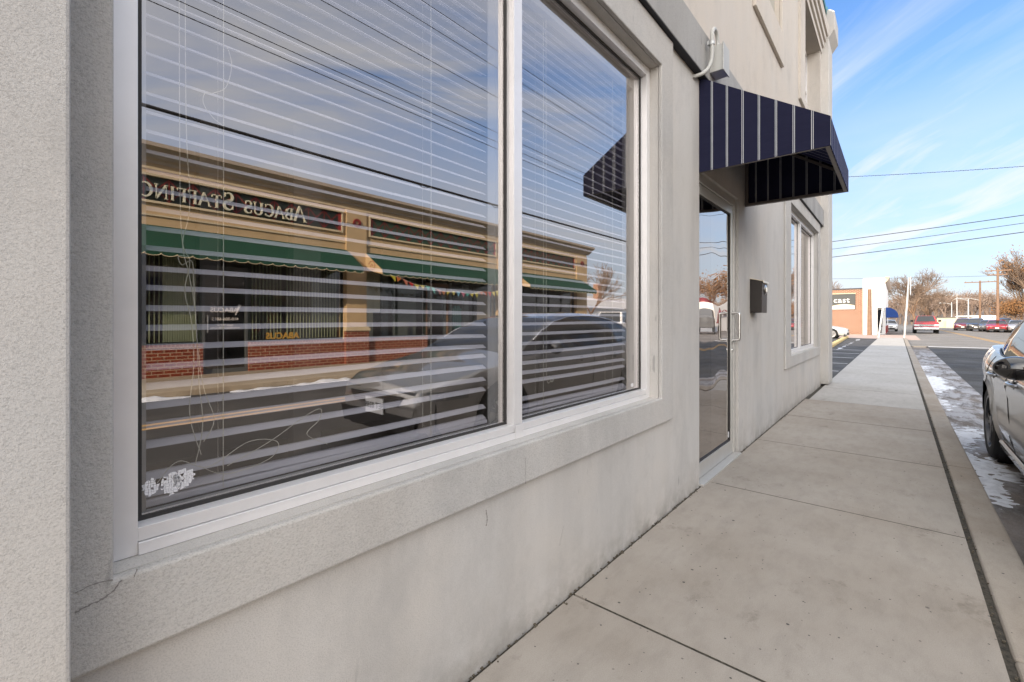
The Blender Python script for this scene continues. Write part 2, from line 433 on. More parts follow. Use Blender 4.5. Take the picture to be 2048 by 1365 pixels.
# ================================================================== CAMERA
A = R(40.37)
cam = bpy.data.cameras.new('camera'); co = bpy.data.objects.new('camera', cam); COL.objects.link(co)
co.location = (0, 0, E)
co.rotation_euler = (R(90), 0, A - R(90))
cam.lens = 15.95; cam.sensor_width = 36; cam.shift_y = -40.5 / 2048; cam.clip_start = .02; cam.clip_end = 3000
scene.camera = co

# ================================================================== LIGHT
SUN_PHI = 22.0; SUN_EL = 19.5
trav = Vector((math.cos(R(SUN_PHI)) * math.cos(R(SUN_EL)), -math.sin(R(SUN_PHI)) * math.cos(R(SUN_EL)), -math.sin(R(SUN_EL))))
sl = bpy.data.lights.new('sun', 'SUN'); sl.energy = 3.3; sl.angle = R(.5); sl.color = (1.0, .83, .62)
so = bpy.data.objects.new('sun', sl); COL.objects.link(so); so.rotation_euler = trav.to_track_quat('-Z', 'Y').to_euler(); so.location = (-20, 10, 20)

w = bpy.data.worlds.new('World'); scene.world = w; w.use_nodes = True
nt = w.node_tree; nt.nodes.clear()
class WN(NT):
    def __init__(s): s.nt = nt; s._pos = None
W_ = WN()
wo = _n(nt, 'ShaderNodeOutputWorld'); bg = _n(nt, 'ShaderNodeBackground'); nt.links.new(bg.outputs[0], wo.inputs[0])
sky = _n(nt, 'ShaderNodeTexSky'); sky.sky_type = 'NISHITA'; sky.sun_disc = False
sky.sun_elevation = R(SUN_EL); sky.sun_rotation = math.atan2(-trav.x, -trav.y)
sky.air_density = 1.0; sky.dust_density = .6; sky.ozone_density = 2.0
tc = _n(nt, 'ShaderNodeTexCoord'); gen = tc.outputs['Generated']; W_._pos = gen
sx, sy, sz = W_.sep(gen)
zz = W_.math('MAXIMUM', sz, .0); zd = W_.math('ADD', zz, .16)
uv = W_.comb(W_.math('DIVIDE', sx, zd), W_.math('DIVIDE', sy, zd), 0.0)
_vnn = _n(nt, 'ShaderNodeTexNoise'); _vnn.inputs['Scale'].default_value = .8; nt.links.new(uv, _vnn.inputs['Vector']); _vn = _vnn.outputs['Color']
# thin drifting cirrus, stretched along one bearing
uvr = W_.mapv((1.0, 1.0, 1), rot=(0, 0, R(-38)), src=W_.mix(.30, uv, _vn, 'ADD'))
uvs = W_.mapv((.55, 2.2, 1), src=uvr)
cn = W_.noise(1.25, 8, .60, vec=uvs, dist=.6)
cl = W_.noise(.55, 3, .5, vec=W_.mapv(loc=(3.1, 1.2, 0), src=uvr))
cm = W_.math('MULTIPLY', W_.ramp(cn, [(.40, 0.0), (.62, 1.0)]), W_.ramp(cl, [(.36, .15), (.58, 1.0)]))
low = W_.ramp(zz, [(0.0, 1.0), (.16, .8), (.40, 0.0)])            # pale cloud bank low over the horizon
ln = W_.noise(2.6, 6, .6, vec=W_.mapv((1, 1, 3.2), src=gen))
lowm = W_.math('MULTIPLY', low, W_.ramp(ln, [(.34, .40), (.6, .95)]))
cmask = W_.math('MAXIMUM', cm, lowm, clamp=True)
# unseen bright fill added to the sky behind the photographer (towards -X/-Y)
# behind and overhead, added to light the shaded wall, out of lens and panes
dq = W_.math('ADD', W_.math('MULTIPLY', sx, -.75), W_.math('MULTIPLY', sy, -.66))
fill_bank = W_.ramp(dq, [(.54, 0.0), (.92, 1.0)])
fill_bank = W_.math('MULTIPLY', fill_bank, W_.ramp(W_.noise(1.6, 5, .6, vec=gen), [(.3, .55), (.6, 1.0)]))
zen_fill = W_.ramp(sz, [(.66, 0.0), (.90, 1.0)])  # unseen overhead glow, added to light the ground and walls
veil = W_.math('MULTIPLY', W_.ramp(W_.math('MULTIPLY', sy, -1.0), [(.15, 0.0), (.75, 1.0)]), W_.ramp(W_.noise(1.5, 6, .6, vec=W_.mapv((1, 1, 2), src=gen)), [(.36, .05), (.64, .95)]))
skc = W_.mix(1.0, sky.outputs[0], (.70, .90, 1.15), 'MULTIPLY')
skc = W_.mix(W_.ramp(zz, [(0.0, .75), (.25, .35), (.5, 0.0)]), skc, (1.75, 2.3, 3.0))
c0 = W_.mix(W_.math('MULTIPLY', veil, .75), skc, (3.7, 3.85, 4.5))
c1 = W_.mix(W_.math('MULTIPLY', cmask, .85), c0, (4.0, 4.1, 4.3))
c2 = W_.mix(W_.math('MULTIPLY', zen_fill, .9), c1, (9.0, 8.9, 8.8))
c2 = W_.mix(W_.math('MULTIPLY', fill_bank, .92), c2, (27.0, 25.4, 23.8))
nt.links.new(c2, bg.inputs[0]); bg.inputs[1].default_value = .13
scene.view_settings.view_transform = 'Standard'; scene.view_settings.look = 'None'; scene.view_settings.exposure = .95; scene.view_settings.gamma = 1.0
scene.cycles.max_bounces = 8; scene.cycles.transparent_max_bounces = 12; scene.cycles.use_denoising = True
scene.cycles.caustics_reflective = False

# ================================================================== SETTING: ground, roads, pavements
g = MB(); g.add([(-300, -500, -.16), (900, -500, -.16), (900, 500, -.16), (-300, 500, -.16)], [(0, 1, 2, 3)])
tag(g.build('ground', M['ground'], origin=(0, 0, -.16)), kind='structure')
JX = [-5.0, -3.4, -1.7, .02, 1.72, 3.59, 5.2, 6.8, 8.37]
JX2 = [8.37, 10.05, 11.75, 13.4, 15.1, 16.8, 18.5, 20.2, 21.9, 23.6, 25.3, 27.0, 28.7, 30.4, 32.1, 33.8, 35.5, 37.2, 38.9, 40.6, 42.3]
YL, YR = 1.100, -.290
def slabs(xs, y0, y1, z0, z1, gap=.006, jit=.0):
    b = MB(); rr = random.Random(3)
    for a, c in zip(xs[:-1], xs[1:]):
        dz = rr.uniform(-jit, jit)
        b.box(a + gap / 2, c - gap / 2, y0, y1, z0, z1 + dz)
    return b
tag(slabs(JX, YR, YL, -.15, 0, .013, .0006).build('sidewalk', M['sidewalk']), kind='structure')
tag(slabs(JX2, YR, 1.05, -.15, 0, .016, .0006).build('sidewalk', M['sidewalk_new']), kind='structure')
b = MB(); b.box(-5, 8.37, YL, 1.130, -.15, -.012); b.box(-5, 42.3, -.318, YR, -.15, -.010); b.box(-5, 42.3, YR + .001, 1.04, -.15, -.0014)
b.box(8.38, 11.1, 1.05, 1.13, -.15, -.02)
tag(b.build('joint_fill', M['dirt']), kind='structure')
KX = [-5, -2.2, .9, 2.42, 5.3, 8.37]; KX2 = [8.37, 11.2, 14.2, 17.2, 20.2, 23.2, 26.2, 29.2, 32.2, 35.2, 38.2, 42.3]
tag(slabs(KX, -.484, -.318, -.15, .002, .006).build('kerb', M['kerb'], bevel=.016, seg=3), kind='structure')
tag(slabs(KX2, -.484, -.318, -.15, .002, .006).build('kerb', M['kerb'], bevel=.016, seg=3), kind='structure')
def grid(name, x0, x1, y0, y1, nx, ny, zf, m, **k):
    b = MB(); vs = []; fs = []
    for j in range(ny + 1):
        for i in range(nx + 1):
            x = x0 + (x1 - x0) * i / nx; y = y0 + (y1 - y0) * j / ny; vs.append((x, y, zf(x, y)))
    for j in range(ny):
        for i in range(nx):
            a = j * (nx + 1) + i; fs.append((a, a + 1, a + nx + 2, a + nx + 1))
    b.add(vs, fs); return b.build(name, m, smooth=True, **k)
tag(grid('gutter', -5, 30, -1.13, -.484, 70, 4, lambda x, y: -.105, M['gutter_f']), kind='structure')
b = MB(); b.box(-40, 140, -7.15, -1.13, -.155, -.106)
tag(b.build('road', M['asphalt']), kind='structure')
b = MB(); b.box(31.76, 140, -7.15, -.50, -.155, -.1045)
tag(b.build('road', M['old_asphalt']), kind='structure')
b = MB(); b.box(-40, 140, -4.86, -4.76, -.104, -.1015); b.box(-40, 140, -4.62, -4.52, -.104, -.1015)
tag(b.build('road_marking', M['yellow']), kind='structure')
b = MB(); b.box(31.2, 31.75, -7.1, -1.2, -.104, -.100)
tag(b.build('road_marking', M['whiteline']), kind='structure')
# far side kerb and pavement
b = slabs([-40 + 1.6 * i for i in range(42)], -9.70, -7.30, -.15, .0, .01)
tag(b.build('sidewalk', M['walk_far']), kind='structure')
b = MB(); b.box(-40, 27, -7.30, -7.15, -.15, .004)
tag(b.build('kerb', M['walk_far'], bevel=.02), kind='structure')
# side street / apron past the pavement end, sunlit and pinkish
b = MB(); b.box(42.3, 54, -1.2, 9, -.155, -.085)
tag(b.build('driveway', M['pink']), kind='structure')
# parking lot beside the office
b = MB(); b.box(11.0, 42.3, 1.06, 30, -.155, -.07)
tag(b.build('parking_lot', M['asphalt_lot']), kind='structure')
b = MB()
for i, x in enumerate([14.2, 16.9, 19.6, 22.3, 25.0]): b.box(x, x + .07, 1.15, 2.4 + .02 * i, -.072, -.0665)
tag(b.build('road_marking', M['whiteline']), kind='structure')

# snow and ice
def fbm(x, y, s, o=0): return noise.fractal(Vector((x * s, y * s, o)), 1.0, 2.0, 5)
tag(grid('gutter_ice', 4.6, 18, -1.05, -.486, 1100, 40, lambda x, y: -.1075 + .014 * (1.2 * fbm(x * .35, y * .4, 2.0) + (.45 if x < 9 else .18) + .8 * fbm(x, y, 11, 3)) - .012 * max(0, 6 - x) - .05 * max(0, -.60 - y), M['snow']), kind='stuff')
def snowpile(x0, x1, yc, wd, h, nx, seed, base):
    b = MB(); vs = []; fs = []; ny = 10
    for i in range(nx + 1):
        x = x0 + (x1 - x0) * i / nx
        amp = max(0, .35 + 1.1 * noise.noise(Vector((x * .9, seed, 0))) + .5 * noise.noise(Vector((x * 4, seed, 0))))
        for j in range(ny + 1):
            t = j / ny; y = yc + (t - .5) * wd * (1 + .3 * noise.noise(Vector((x * 2, seed + 5, 0))))
            z = base - .01 + h * amp * math.sin(math.pi * t) * (1 + .5 * noise.noise(Vector((x * 7, y * 7, seed))))
            vs.append((x, y, z))
    for i in range(nx):
        for j in range(ny):
            a = i * (ny + 1) + j; fs.append((a, a + 1, a + ny + 2, a + ny + 1))
    b.add(vs, fs); return b
tag(snowpile(-8, 21, -7.02, .28, .085, 360, 2, -.105).build('snow', M['snow'], smooth=True), kind='stuff')
tag(snowpile(24, 40, 2.05, .35, .03, 120, 6, -.075).build('snow', M['snow'], smooth=True), kind='stuff')

# small grit on the joints and a few leaves
rr = random.Random(11); b = MB()
for i in range(900):
    if rr.random() < .5: x = rr.uniform(.8, 9); y = 1.118 - abs(rr.gauss(0, .012))- .001; z = -.004 if y > 1.1 else .0
    else: x = rr.uniform(.8, 12); y = -.304 + rr.gauss(0, .012); z = -.006
    s = rr.uniform(.0015, .005)
    b.box(x - s, x + s * rr.uniform(.5, 1.6), y - s, y + s, z, z + s)
tag(b.build('joint_grit', m_plain('grit', (.12, .10, .07), .95, var=.5, vs=50)), kind='stuff')
b = MB()
for i in range(130):
    x = rr.uniform(1.6, 3.6); y = -.52 - abs(rr.gauss(0, .07)); s = rr.uniform(.008, .024); a = rr.uniform(0, 6.28)
    z = -.100; t1 = rr.uniform(-.010, .012)
    p = [(x + s * math.cos(a), y + s * math.sin(a), z), (x + .5 * s * math.cos(a + 1.5), y + .5 * s * math.sin(a + 1.5), z + .010 + t1), (x - s * math.cos(a), y - s * math.sin(a), z + .004), (x + .5 * s * math.cos(a - 1.5), y + .5 * s * math.sin(a - 1.5), z + .012)]
    b.add(p, [(0, 1, 2, 3)])
tag(b.build('fallen_leaves', m_plain('brown_leaf', (.25, .09, .03), .8, var=.4, vs=40)), kind='stuff')

# ================================================================== OFFICE BUILDING (the near wall)
YW = 1.118; YT = 1.093; YF = 1.170; YG = 1.212; YP = .991; YB = 1.065
office = empty('office_building', (2.5, YW, 0), 'grey stucco office building with large blind-covered windows beside the pavement', 'building')
holes = [(.161, 2.696, .746, 2.779), (7.10, 9.90, .746, 2.82), (3.45, 4.54, -.02, 2.34), (8.25, 10.0, 4.72, 6.17)]
HOL = (.75, 2.78)
b = MB(); wall_cells(b, -6.0, 10.37, -.10, 3.20, YW, YW + .24, [(.161, 2.696, .746, 2.779), (7.10, 9.90, .746, 2.82), (3.45, 4.54, -.2, 2.34)])
b.build('wall', M['stucco'], office)
b = MB(); wall_cells(b, -6.0, 10.37, 3.20, 6.85, YW, YW + .24, [(8.25, 10.0, 4.72, 6.17), (5.19, 6.43, 4.78, 6.3)])
b.build('upper_wall', M['stucco_upper'], office)
b = MB(); b.box(-6, -5.76, YW + .24, 14, -.1, 6.85); b.box(10.76, 11.0, YP + .31, 14, -.1, 6.85); b.box(-6, 11, 13.76, 14, -.1, 6.85)
b.build('side_wall', M['stucco'], office)
b = MB(); b.box(-6, 11, YW + .24, 13.76, 6.6, 6.7); b.build('roof', M['roof'], office)
# surrounds
def surround(x0, x1, z0, z1, hx0, hx1, hz0, hz1, y0=YT, name='window_surround', m='stucco_trim'):
    b = MB(); wall_cells(b, x0, x1, z0, z1, y0, YW - .0005, [(hx0, hx1, hz0, hz1)])
    return b.build(name, M[m], office, bevel=.006)
surround(.096, 2.88, .593, 2.998, .161, 2.696, .746, 2.779)
surround(6.73, 10.12, .593, 2.998, 7.10, 9.90, .746, 2.82)
surround(5.07, 6.55, 4.40, 6.5, 5.19, 6.43, 4.78, 6.3, y0=YW - .035, m='stucco_upper')
surround(7.84, 10.10, 4.50, 6.17, 8.25, 10.0, 4.62, 6.1699, y0=YW - .035, m='stucco_upper')
b = MB(); b.box(5.19, 6.43, YW + .05, YW + .10, 4.78, 6.3); b.build('blind_panel', m_stucco('panel_stucco', (.47, .45, .40), grain=60), office)
# stepped head over the upper corner window
b = MB()
for k in range(4): b.box(7.84 - .04 * k, 10.14 + .04 * k, YW - .05 - .028 * k, YW - .001, 6.172 + .115 * k, 6.172 + .115 * k + (.113 if k < 3 else .2))
b.build('stepped_lintel', M['stucco_upper'], office, bevel=.004)
# sloping sills inside surrounds (stucco)
def sill(x0, x1):
    b = MB(); b.prism([(YT + .0, .7455), (YT + .004, .7455), (YF + .06, .7500), (YF + .06, .735), (YT, .735)], 'X', x0, x1)
    return b.build('sill_slope', M['stucco_trim'], office)
# band over the windows with its dark under-strip
b = MB(); b.box(-6, 10.36, YB, YW - .0008, 3.004, 3.312); b.build('band', M['band'], office, bevel=.004)
b = MB(); b.box(-6, 10.36, YB + .003, YW - .0008, 2.999, 3.0035); b.build('band_underside', M['membrane'], office)
# pilasters
for (x0, x1) in ((-.62, .0945), (10.37, 11.0)):
    b = MB(); b.box(x0, x1, YP, YW + .3, -.02 if x0 < 0 else .02, 6.55)
    p = b.build('pilaster', M['stucco'], office, bevel=.006)
    b = MB(); b.prism([(YP, 6.5505), (YP - .09, 6.68), (YP - .09, 7.02), (YP - .02, 7.08), (YW + .3, 7.08), (YW + .3, 6.5505)], 'X', x0 - (.0 if x0 > 0 else 0), x1 + (.06 if x0 > 0 else 0))
    b.build('pilaster_cap', M['stucco'], p, bevel=.005)
b = MB(); b.box(.0945 + .001, 10.369, YW - .06, YW + .24, 6.852, 7.0); b.box(-6, -.621, YW - .06, YW + .24, 6.852, 7.0); b.build('coping', M['coping'], office, bevel=.004)
b = MB(); b.box(.0955, 10.369, YW - .10, YW + .26, 7.002, 7.10); b.box(10.37, 11.05, YP + .02, YW + .30, 7.083, 7.15); b.build('coping_cap', M['teal'], office, bevel=.004)

def front_window(x0, x1, z0, z1, mull, name='window'):
    """aluminium storefront window: frame with a deep nosing, black gasket, glass"""
    fr = MB(); t = .048
    fr.box(x0 + .003, x0 + t, YF, YG + .03, z0 + .001, z1 - .003)
    fr.box(x1 - t, x1 - .003, YF, YG + .03, z0 + .001, z1 - .003)
    fr.box(x0 + t, x1 - t, YF, YG + .03, z1 - t - .008, z1 - .003)
    fr.box(x0 + t, x1 - t, YF - .006, YG + .03, z0 + .001, z0 + .026)
    fr.box(x0 + t, x1 - t, YF, YG + .03, z0 + .0275, z0 + .055)
    if mull:
        fr.box(mull - .0255, mull + .0255, YF - .001, YG + .03, z0 + .056, z1 - t - .0085)
        fr.box(mull - .0255, mull + .0255, YF - .008, YF - .0062, z0 + .001, z0 + .054)
    w_ = fr.build(name, M['alu'], office, bevel=.0012)
    gk = MB(); gz0, gz1 = z0 + .055, z1 - t - .008
    panes = [(x0 + t, mull - .0255), (mull + .0255, x1 - t)] if mull else [(x0 + t, x1 - t)]
    for (a, c) in panes:
        e = .013
        gk.box(a, a + e, YG - .004, YG + .012, gz0, gz1); gk.box(c - e, c, YG - .004, YG + .012, gz0, gz1)
        gk.box(a + e, c - e, YG - .004, YG + .012, gz0, gz0 + .009); gk.box(a + e, c - e, YG - .004, YG + .012, gz1 - e, gz1)
    gk.build('gasket', M['gasket'], w_)
    for (a, c) in panes:
        gl = MB(); gl.quad((a, YG, gz0), (c, YG, gz0), (c, YG, gz1), (a, YG, gz1)); gl.build('glass', M['glass'], w_)
    inn = MB()
    if mull: inn.box(mull - .055, mull + .055, YG + .032, YG + .075, z0 + .02, z1 - .02)
    inn.box(x0 - .02, x0 + .075, YG + .032, YG + .07, z0, z1); inn.box(x1 - .075, x1 + .02, YG + .032, YG + .07, z0, z1)
    inn.box(x0 + .076, x1 - .076, YG + .032, YG + .068, z0 + .001, z0 + .052)
    inn.box(x0 + .076, x1 - .076, YG + .032, YG + .068, z1 - .13, z1 - .001)
    inn.build('inner_frame', M['inner_frame'], w_)
    return w_
win1 = front_window(.161, 2.696, .746, 2.779, 1.4135)
win2 = front_window(7.10, 9.90, .746, 2.82, 8.43)

# white cracked residue of old stickers on the glass
def residue(cx, cz, rx, rz, seed):
    r_ = random.Random(seed); b = MB(); s = .0048
    nx = int(rx * 2 / s) + 2; nz = int(rz * 2 / s) + 2
    J = {}
    def P(i, j):
        if (i, j) not in J: J[(i, j)] = (cx - rx + (i + r_.uniform(-.42, .42)) * s, cz - rz + (j + r_.uniform(-.42, .42)) * s)
        return J[(i, j)]
    for i in range(nx):
        for j in range(nz):
            q = [P(i, j), P(i + 1, j), P(i + 1, j + 1), P(i, j + 1)]
            mx = sum(p[0] for p in q) / 4; mz = sum(p[1] for p in q) / 4
            if ((mx - cx) / rx) ** 2 + ((mz - cz) / rz) ** 2 > 1 + .3 * r_.uniform(-1, .6) or r_.random() < .05: continue
            k = .86
            q = [(mx + (p[0] - mx) * k, mz + (p[1] - mz) * k) for p in q]
            b.prism(q, 'Y', YG - .0012, YG - .0004)
    return b
def on_plane(px, py, Y):
    th = A - math.atan((px - 1024) / 907.0); X = Y / math.tan(th)
    wv = X * math.cos(A) + Y * math.sin(A); return X, E - (py - 642) / 907.0 * wv
for (px, py, rx, rz, sd) in ((301, 976, .014, .018, 1), (342, 968, .018, .024, 2), (368, 957, .020, .022, 4), (1264, 770, .020, .012, 3)):
    X, Z = on_plane(px, py, YG); residue(X, Z, rx, rz, sd).build('sticker_residue', M['residue'], win1)

# blinds
def blind(x0, x1, z0, z1, cords, label, yb=1.306):
    root = empty('window_blind', ((x0 + x1) / 2, yb, z0), label, 'window blind', 'horizontal blinds in the front windows')
    b = MB(); pitch = .0445; n = int((z1 - z0 - .06) / pitch); r_ = random.Random(int(x0 * 100))
    rows = []
    for k in range(n):
        z = z0 + .052 + k * pitch if k > 1 else z0 + .030 + k * .036
        rows.append(z)
    for z in rows:
        t = r_.uniform(-.0020, .0020); dz = .0175; hy = .0225; th = .0018
        nseg = 6
        for s_ in range(nseg):
            xa = x0 + (x1 - x0) * s_ / nseg; xb = x0 + (x1 - x0) * (s_ + 1) / nseg
            pts = []
            for xx in (xa, xb):
                sg = .0020 * math.sin(xx * 4.0 + z * 9) + t + .003 * (xx - x0) * math.sin(z * 37)
                for (yy, zc) in ((yb - .0165, -.0074), (yb + .002, .0048), (yb + .0145, .0043)):
                    pts.append((xx, yy, z + zc + sg)); pts.append((xx, yy, z + zc + sg - th))
            fs = [(0, 2, 8, 6), (2, 4, 10, 8), (1, 7, 9, 3), (3, 9, 11, 5), (0, 6, 7, 1), (4, 5, 11, 10)]
            if s_ == 0: fs += [(0, 1, 3, 2), (2, 3, 5, 4)]
            if s_ == nseg - 1: fs += [(6, 8, 9, 7), (8, 10, 11, 9)]
            b.add(pts, fs)
    b.build('slats', M['slat'], root)
    b = MB(); b.box(x0, x1, yb - .024, yb + .024, z0, z0 + .016); b.build('bottom_rail', M['slat'], root, bevel=.003)
    b = MB(); b.box(x0, x1, yb - .03, yb + .03, z1, z1 + .05); b.build('head_rail', M['slat'], root, bevel=.003)
    for cx in cords:
        b = MB()
        b.tube([(cx, yb - .026, z0 + .005), (cx + .001, yb - .026, (z0 + z1) / 2), (cx, yb - .026, z1)], .0010, 6)
        b.tube([(cx + .004, yb + .026, z0 + .005), (cx + .004, yb + .026, z1)], .0008, 6)
        for z in rows: b.tube([(cx, yb - .026, z - .010), (cx + .004, yb + .026, z + .008)], .0005, 4)
        b.build('ladder_cord', M['cord'], root)
    return root
bl1 = blind(.185, 1.352, .80, 2.70, (.395, 1.055), 'white horizontal blind behind the left pane of the nearest window, with tangled pull cords')
bl2 = blind(1.478, 2.605, .80, 2.70, (1.735, 2.42), 'white horizontal blind behind the right pane of the nearest window')
# tangled pull cords of the left blind
r_ = random.Random(5); b = MB()
def curl(pts, n=40):
    out = []
    m_ = len(pts) - 1
    P = [Vector(p) for p in pts]
    for i in range(m_):
        p0, p1, p2, p3 = P[max(i - 1, 0)], P[i], P[i + 1], P[min(i + 2, m_)]
        for k in range(8):
            t = k / 8; out.append(.5 * ((2 * p1) + (-p0 + p2) * t + (2 * p0 - 5 * p1 + 4 * p2 - p3) * t * t + (-p0 + 3 * p1 - 3 * p2 + p3) * t ** 3))
    out.append(P[-1]); return out
yc = 1.268
b.tube(curl([(.300, yc, 2.68), (.302, yc, 1.7), (.306, yc, 1.42), (.322, yc, 1.36), (.312, yc, 1.29), (.325, yc, 1.22), (.330, yc, 1.12), (.322, yc, 1.0), (.345, yc, .90)]), .0010, 6)
b.tube(curl([(.312, yc, 2.68), (.314, yc, 1.75), (.322, yc, 1.5), (.308, yc, 1.40), (.320, yc, 1.33), (.333, yc, 1.24), (.340, yc, 1.08), (.348, yc, .97), (.333, yc, .88)]), .0010, 6)
b.tube(curl([(.318, yc, 1.37), (.300, yc, 1.37), (.306, yc, 1.35), (.326, yc, 1.36), (.330, yc, 1.31), (.336, yc, 1.18), (.350, yc, 1.06), (.372, yc, .98), (.350, yc, .93)]), .0009, 6)
b.tube(curl([(.26, yc, .855), (.30, yc, .895), (.36, yc, .868), (.45, yc, .91), (.52, yc, .895), (.50, yc, .855), (.40, yc, .84), (.34, yc, .875)]), .0009, 6)
b.tube(curl([(.40, yc, .86), (.50, yc, .90), (.60, yc, .955), (.64, yc, .965), (.635, yc, .935), (.60, yc, .90), (.66, yc, .86)]), .0009, 6)
b.tube(curl([(.40, yc, 1.90), (.41, yc, 1.86), (.398, yc, 1.80), (.372, yc, 1.775), (.352, yc, 1.765), (.350, yc, 1.74), (.368, yc, 1.715), (.392, yc, 1.70)]), .0009, 6)
b.build('pull_cord', M['cord'], bl1)
b = MB(); b.tube(curl([(1.74, yc, 2.68), (1.742, yc, 1.3), (1.745, yc, .96), (1.78, yc, .93), (1.81, yc, .945), (1.79, yc, .925), (1.76, yc, .95)]), .0010, 6); b.build('pull_cord', M['cord'], bl2)
blind(7.15, 8.36, .80, 2.74, (), 'closed pale blind behind the left pane of the window near the building corner', yb=1.335)
blind(8.50, 9.84, .80, 2.74, (), 'closed pale blind behind the right pane of the window near the building corner', yb=1.335)
# rooms
def room(x0, x1, y0, y1, z0, z1):
    b = MB()
    b.quad((x0, y1, z0), (x1, y1, z0), (x1, y1, z1), (x0, y1, z1)); b.quad((x0, y0, z0), (x0, y1, z0), (x0, y1, z1), (x0, y0, z1))
    b.quad((x1, y0, z0), (x1, y0, z1), (x1, y1, z1), (x1, y1, z0)); b.quad((x0, y0, z1), (x0, y1, z1), (x1, y1, z1), (x1, y0, z1))
    b.build('room_wall', M['room'], office)
    b = MB(); b.quad((x0, y0, z0), (x1, y0, z0), (x1, y1, z0), (x0, y1, z0)); b.build('room_floor', M['room_floor'], office)
YI = YW + .242
room(-.6, 3.2, YI, 4.8, .01, 3.0); room(3.30, 4.75, YI, 5.8, .01, 2.6); room(6.6, 10.3, YI, 4.8, .01, 3.0); room(8.0, 10.3, YI, 4.0, 3.9, 6.5)
b = MB(); b.box(1.02, 1.16, 2.3, 2.36, .012, 2.2); b.box(.62, .70, 2.3, 2.36, .012, 2.2); b.build('interior_post', M['room'], office)

# upper corner window
fr = MB(); y0 = YW + .165
fr.box(8.252, 8.31, y0, y0 + .06, 4.722, 6.168); fr.box(9.94, 9.998, y0, y0 + .06, 4.722, 6.168); fr.box(8.311, 9.939, y0, y0 + .06, 4.722, 4.78); fr.box(8.311, 9.939, y0, y0 + .06, 6.11, 6.168); fr.box(8.311, 9.939, y0, y0 + .05, 5.42, 5.47)
uw = fr.build('window', M['alu'], office)
b = MB(); b.quad((8.31, y0 + .03, 4.78), (9.94, y0 + .03, 4.78), (9.94, y0 + .03, 6.11), (8.31, y0 + .03, 6.11)); b.build('glass', M['glass'], uw)

# door
YD = 1.150
df = MB()
df.box(3.452, 3.497, YD - .010, YD + .06, 0.0, 2.338); df.box(4.479, 4.524, YD - .010, YD + .06, 0.0, 2.338); df.box(3.498, 4.478, YD - .010, YD + .06, 2.270, 2.338)
df.box(4.526, 4.539, YD + .004, YD + .06, 0.0, 2.338)
df.build('door_frame', M['alu_door'], office, bevel=.0015)
b = MB(); b.box(3.453, 4.523, YW - .03, YD + .06, -.004, .014); b.build('threshold', M['alu_door'], office, bevel=.003)
dl = MB(); a0, a1, z0, z1 = 3.499, 4.477, .018, 2.266
dl.box(a0, a0 + .055, YD, YD + .045, z0, z1); dl.box(a1 - .055, a1, YD, YD + .045, z0, z1); dl.box(a0 + .0555, a1 - .0555, YD, YD + .045, z0, z0 + .115); dl.box(a0 + .0555, a1 - .0555, YD, YD + .045, z1 - .075, z1)
door = dl.build('door', M['alu_door'], office, bevel=.0015)
b = MB(); e = .009; ga, gb, gc, gd = a0 + .0555, a1 - .0555, z0 + .1155, z1 - .0755
for q in ((ga, ga + e, gc, gd), (gb - e, gb, gc, gd), (ga + e, gb - e, gc, gc + e), (ga + e, gb - e, gd - e, gd)): b.box(q[0], q[1], YD + .008, YD + .03, q[2], q[3])
b.build('gasket', M['gasket'], door)
b = MB(); b.quad((ga, YD + .018, gc), (gb, YD + .018, gc), (gb, YD + .018, gd), (ga, YD + .018, gd)); b.build('glass', M['glass_door'], door)
def pull(xh, sgn):
    b = MB(); yy = YD - .062 if sgn < 0 else YD + .11; yb_ = YD - .001 if sgn < 0 else YD + .046
    b.tube(curl([(xh, yb_, 1.045), (xh, (yb_ + yy) / 2, 1.045), (xh, yy + .012 * (1 if sgn < 0 else -1), 1.047), (xh, yy, 1.062), (xh, yy, 1.17), (xh, yy, 1.273), (xh, yy + .012 * (1 if sgn < 0 else -1), 1.288), (xh, (yb_ + yy) / 2, 1.290), (xh, yb_, 1.290)]), .0115, 12)
    b.lathe([(.017, 0), (.017, .006 * -sgn), (.0, .006 * -sgn)], (xh, yb_ - (.006 if sgn < 0 else 0) if sgn < 0 else yb_, 1.035), 'Y', 16)
    b.build('handle', M['steel'], door, smooth='auto')
pull(4.448, -1)
b = MB(); b.lathe([(.0, -.009), (.016, -.009), (.018, 0)], (4.448, YD, .955), 'Y', 18); b.build('lock', M['steel'], door, smooth='auto')
b = MB(); b.box(4.385, 4.418, YD + .0165, YD + .0172, .165, .215); b.build('sticker', M['residue'], door)

# awning over the door
aw = empty('door_awning', (4.11, YW, 2.31), 'navy blue awning with thin white pinstripes above the glass door', 'awning')
X0, X1 = 3.445, 4.79; ZB, ZV, ZT = 2.315, 2.495, 3.015; YO = .318
def side_panel(x, th):
    b = MB(); b.prism([(YW - .002, ZB), (YO, ZB), (YO, ZV), (YO + .004, ZV + .006), (YW - .002, ZT)], 'X', x, x + th); return b
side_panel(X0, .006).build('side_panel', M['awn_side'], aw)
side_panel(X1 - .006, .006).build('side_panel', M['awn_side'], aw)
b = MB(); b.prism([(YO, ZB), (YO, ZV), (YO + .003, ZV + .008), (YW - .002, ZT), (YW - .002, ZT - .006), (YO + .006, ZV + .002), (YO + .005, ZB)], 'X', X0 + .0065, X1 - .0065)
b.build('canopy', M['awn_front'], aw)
b = MB(); q = .024
b.box(X0 + .008, X1 - .008, YO + .007, YO + .007 + q, ZB + .001, ZB + q); b.box(X0 + .008, X1 - .008, YW - .03, YW - .003, ZT - .06, ZT - .03)
b.box(X0 + .008, X1 - .008, YO + .008, YO + .008 + q, ZV - q - .004, ZV - .008)
